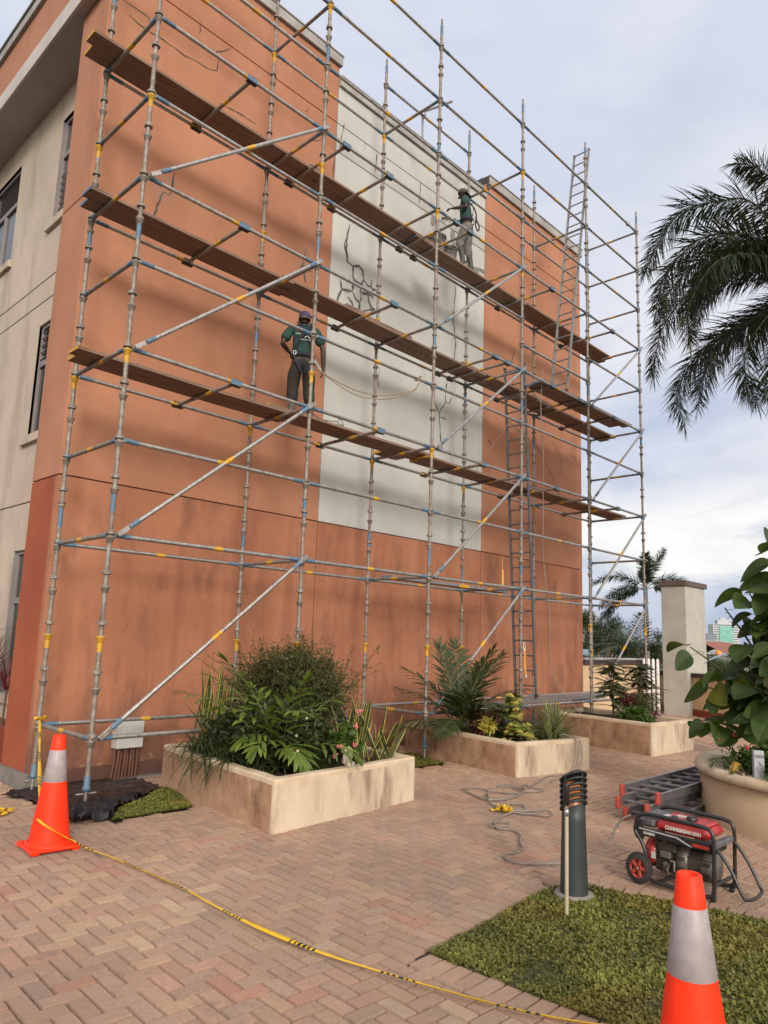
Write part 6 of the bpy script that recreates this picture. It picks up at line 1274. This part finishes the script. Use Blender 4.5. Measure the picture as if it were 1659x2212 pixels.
# lower worker, back to the camera
z0 = LO+.036
p1, K = person((2.99, .80, z0), R_(-33), 'worker in green polo shirt and purple cap on the lowest deck, back turned', 1.405,
    [(-.305, -.02, 1.15), (.295, .02, 1.14)], [(-.17, .19, 1.10), (.315, .07, .885)], [((.7, .7, .1), (.5, -.3, -1), 1, .9), ((0, .1, -1), (-1, .1, 0), 1, .5)],
    0, [(-.115, .03, .50), (.115, .02, .50)], [(-.12, -.01, .09), (.15, -.01, .09)], (.15, 1, -.1), 0, 'shirt', 'trouser_dark', 'boot_dusty', .45, [(-.15, 1, 0), (.2, 1, 0)])
m = MB(); hv = V((K['hdv'].x, K['hdv'].y, 0)).normalized(); M = Matrix.Translation(K['h2']+V((0, 0, -.004)))
m.lathe([(.0835, -.022), (.087, .0), (.084, .035), (.070, .066), (.044, .085), (.0, .092)], 24, M @ frame(hv) @ Matrix.Diagonal((1.15, 1, 1, 1)))
m.add([K['h2']+hv*.085+K['sd']*.06+V((0, 0, -.018)), K['h2']+hv*.085-K['sd']*.06+V((0, 0, -.018)), K['h2']+hv*.165-K['sd']*.04+V((0, 0, -.03)), K['h2']+hv*.165+K['sd']*.04+V((0, 0, -.03))], [(0, 1, 2, 3)])
cp = m.build('cap', 'cap_purple', p1)
m = MB(); m.lathe([(.0855, -.045), (.0895, -.04), (.0895, -.016), (.0865, -.014)], 24, M @ frame(hv) @ Matrix.Diagonal((1.14, 1, 1, 1))); m.build('cap_strap', 'engine_grey', cp)
def web(m, pts, n_, w_=.045): m.ribbon(smoothpath(pts, 4), w_, n_)
m = MB(); BK = -.150
web(m, [(-.09, -.02, 1.505), (-.08, -.118, 1.43), (-.02, BK-.012, 1.33), (.03, BK-.012, 1.27), (.10, BK, 1.15), (.13, -.10, 1.02)], (0, -1, 0)); web(m, [(.09, -.02, 1.505), (.08, -.118, 1.43), (.03, BK-.016, 1.33), (-.02, BK-.016, 1.27), (-.10, BK-.002, 1.15), (-.13, -.10, 1.02)], (0, -1, 0))
web(m, [(-.14, -.10, .99), (-.10, -.150, .86), (-.04, -.135, .76), (.0, -.10, .70)], (0, -1, 0), .04); web(m, [(.14, -.10, .99), (.12, -.150, .86), (.07, -.135, .76), (.03, -.10, .70)], (0, -1, 0), .04)
hn = m.build('harness', 'webbing', p1, solid=.004)
m = MB(); m.tube([V((-.13+.022*math.cos(a), -.135, .985+.028*math.sin(a))) for a in [i*.5 for i in range(14)]], .005, 6); m.build('d_ring', 'chrome', hn)
Mb = Matrix(((1, 0, 0, -.005), (0, .12, -1, -.160), (0, 1, .1, 1.215), (0, 0, 0, 1)))
m = MB(); m.add([Mb @ V(q) for q in ((.0, .0, .006), (.035, .045, .006), (.05, .03, .006), (.085, -.012, .006), (.075, -.012, .006), (.04, .025, .006), (.01, -.004, .006))], [tuple(range(7))]); m.build('shirt_emblem', 'sticker', p1)
text('lettering', 'JOHEQ C', .026, Matrix(((1, 0, 0, -.075), (0, .12, -1, -.160), (0, 1, .1, 1.265), (0, 0, 0, 1))), 'sticker', p1, .0003)
text('lettering', 'CONSTRUCTION', .024, Matrix(((1, 0, 0, .02), (0, .12, -1, -.160), (0, 1, .1, 1.185), (0, 0, 0, 1))), 'sticker', p1, .0003)
# upper worker, in profile, working at the grey panel
z0 = HI+.040
p2, K = person((6.93, .90, z0), R_(38), 'worker in green shirt, backwards cap and rubber boots on the highest deck', 1.40,
    [(-.27, .02, 1.15), (.27, .0, 1.12)], [(-.14, .27, 1.20), (.10, .27, 1.10)], [((.4, .9, .2), (.6, 0, -1), 1, .8), ((-.5, .85, .1), (-.3, 0, -1), -1, .9)],
    0, [(-.10, .14, .50), (.115, -.01, .49)], [(-.12, .06, .09), (.12, -.10, .09)], (-.1, 1, -.45), 0, 'shirt', 'trouser_grey', 'boot', .12, [(-.05, 1, 0), (.25, 1, 0)], (0, .06))
hv = V((K['hdv'].x, K['hdv'].y, 0)).normalized(); M = Matrix.Translation(K['h2']+V((0, 0, -.004)))
m = MB(); m.lathe([(.0835, -.022), (.087, .0), (.084, .035), (.070, .066), (.044, .080), (.0, .086)], 24, M @ frame(hv) @ Matrix.Diagonal((1.15, 1, 1, 1)))
q = K['h2']; m.add([q-hv*.085+K['sd']*.06+V((0, 0, -.02)), q-hv*.085-K['sd']*.06+V((0, 0, -.02)), q-hv*.16-K['sd']*.045+V((0, 0, -.09)), q-hv*.16+K['sd']*.045+V((0, 0, -.09))], [(0, 1, 2, 3)]); m.build('cap', 'cap_brown', p2, solid=.004)
m = MB(); web(m, [(-.09, .06, 1.495), (-.08, -.05, 1.43), (-.02, -.095, 1.33), (.04, -.11, 1.22), (.10, -.10, 1.10), (.13, -.08, 1.0)], (0, -1, 0)); web(m, [(.09, .06, 1.495), (.08, -.05, 1.43), (.02, -.10, 1.33), (-.04, -.115, 1.22), (-.10, -.105, 1.10), (-.13, -.08, 1.0)], (0, -1, 0))
web(m, [(.15, -.05, .98), (.165, -.03, .86), (.155, .02, .72), (.12, .10, .66)], (1, 0, 0), .05)
hn = m.build('harness', 'webbing_black', p2, solid=.004)
m = MB(); m.tube(smoothpath([(.0, -.12, 1.30), (.02, -.17, 1.15), (.04, -.16, .95), (.05, -.20, .83), (.04, -.23, .90), (.03, -.19, 1.02), (.02, -.15, 1.1)], 5), .014, 6); m.build('lanyard', 'webbing_black', hn)
m = MB(); m.tube(smoothpath([(-.02, .33, 1.10), (.0, .42, 1.02), (.03, .5, 1.08), (.0, .45, 1.14)], 5), .006, 5); m.cbox((-.05, .38, 1.08), (.05, .50, 1.10), .004); m.build('trowel', 'alu', p2)
m = MB(); m.cbox((.12, -.02, .60), (.17, .06, .78), .01); m.build('tool_pouch', 'webbing_black', p2)
bpy.context.view_layer.update()
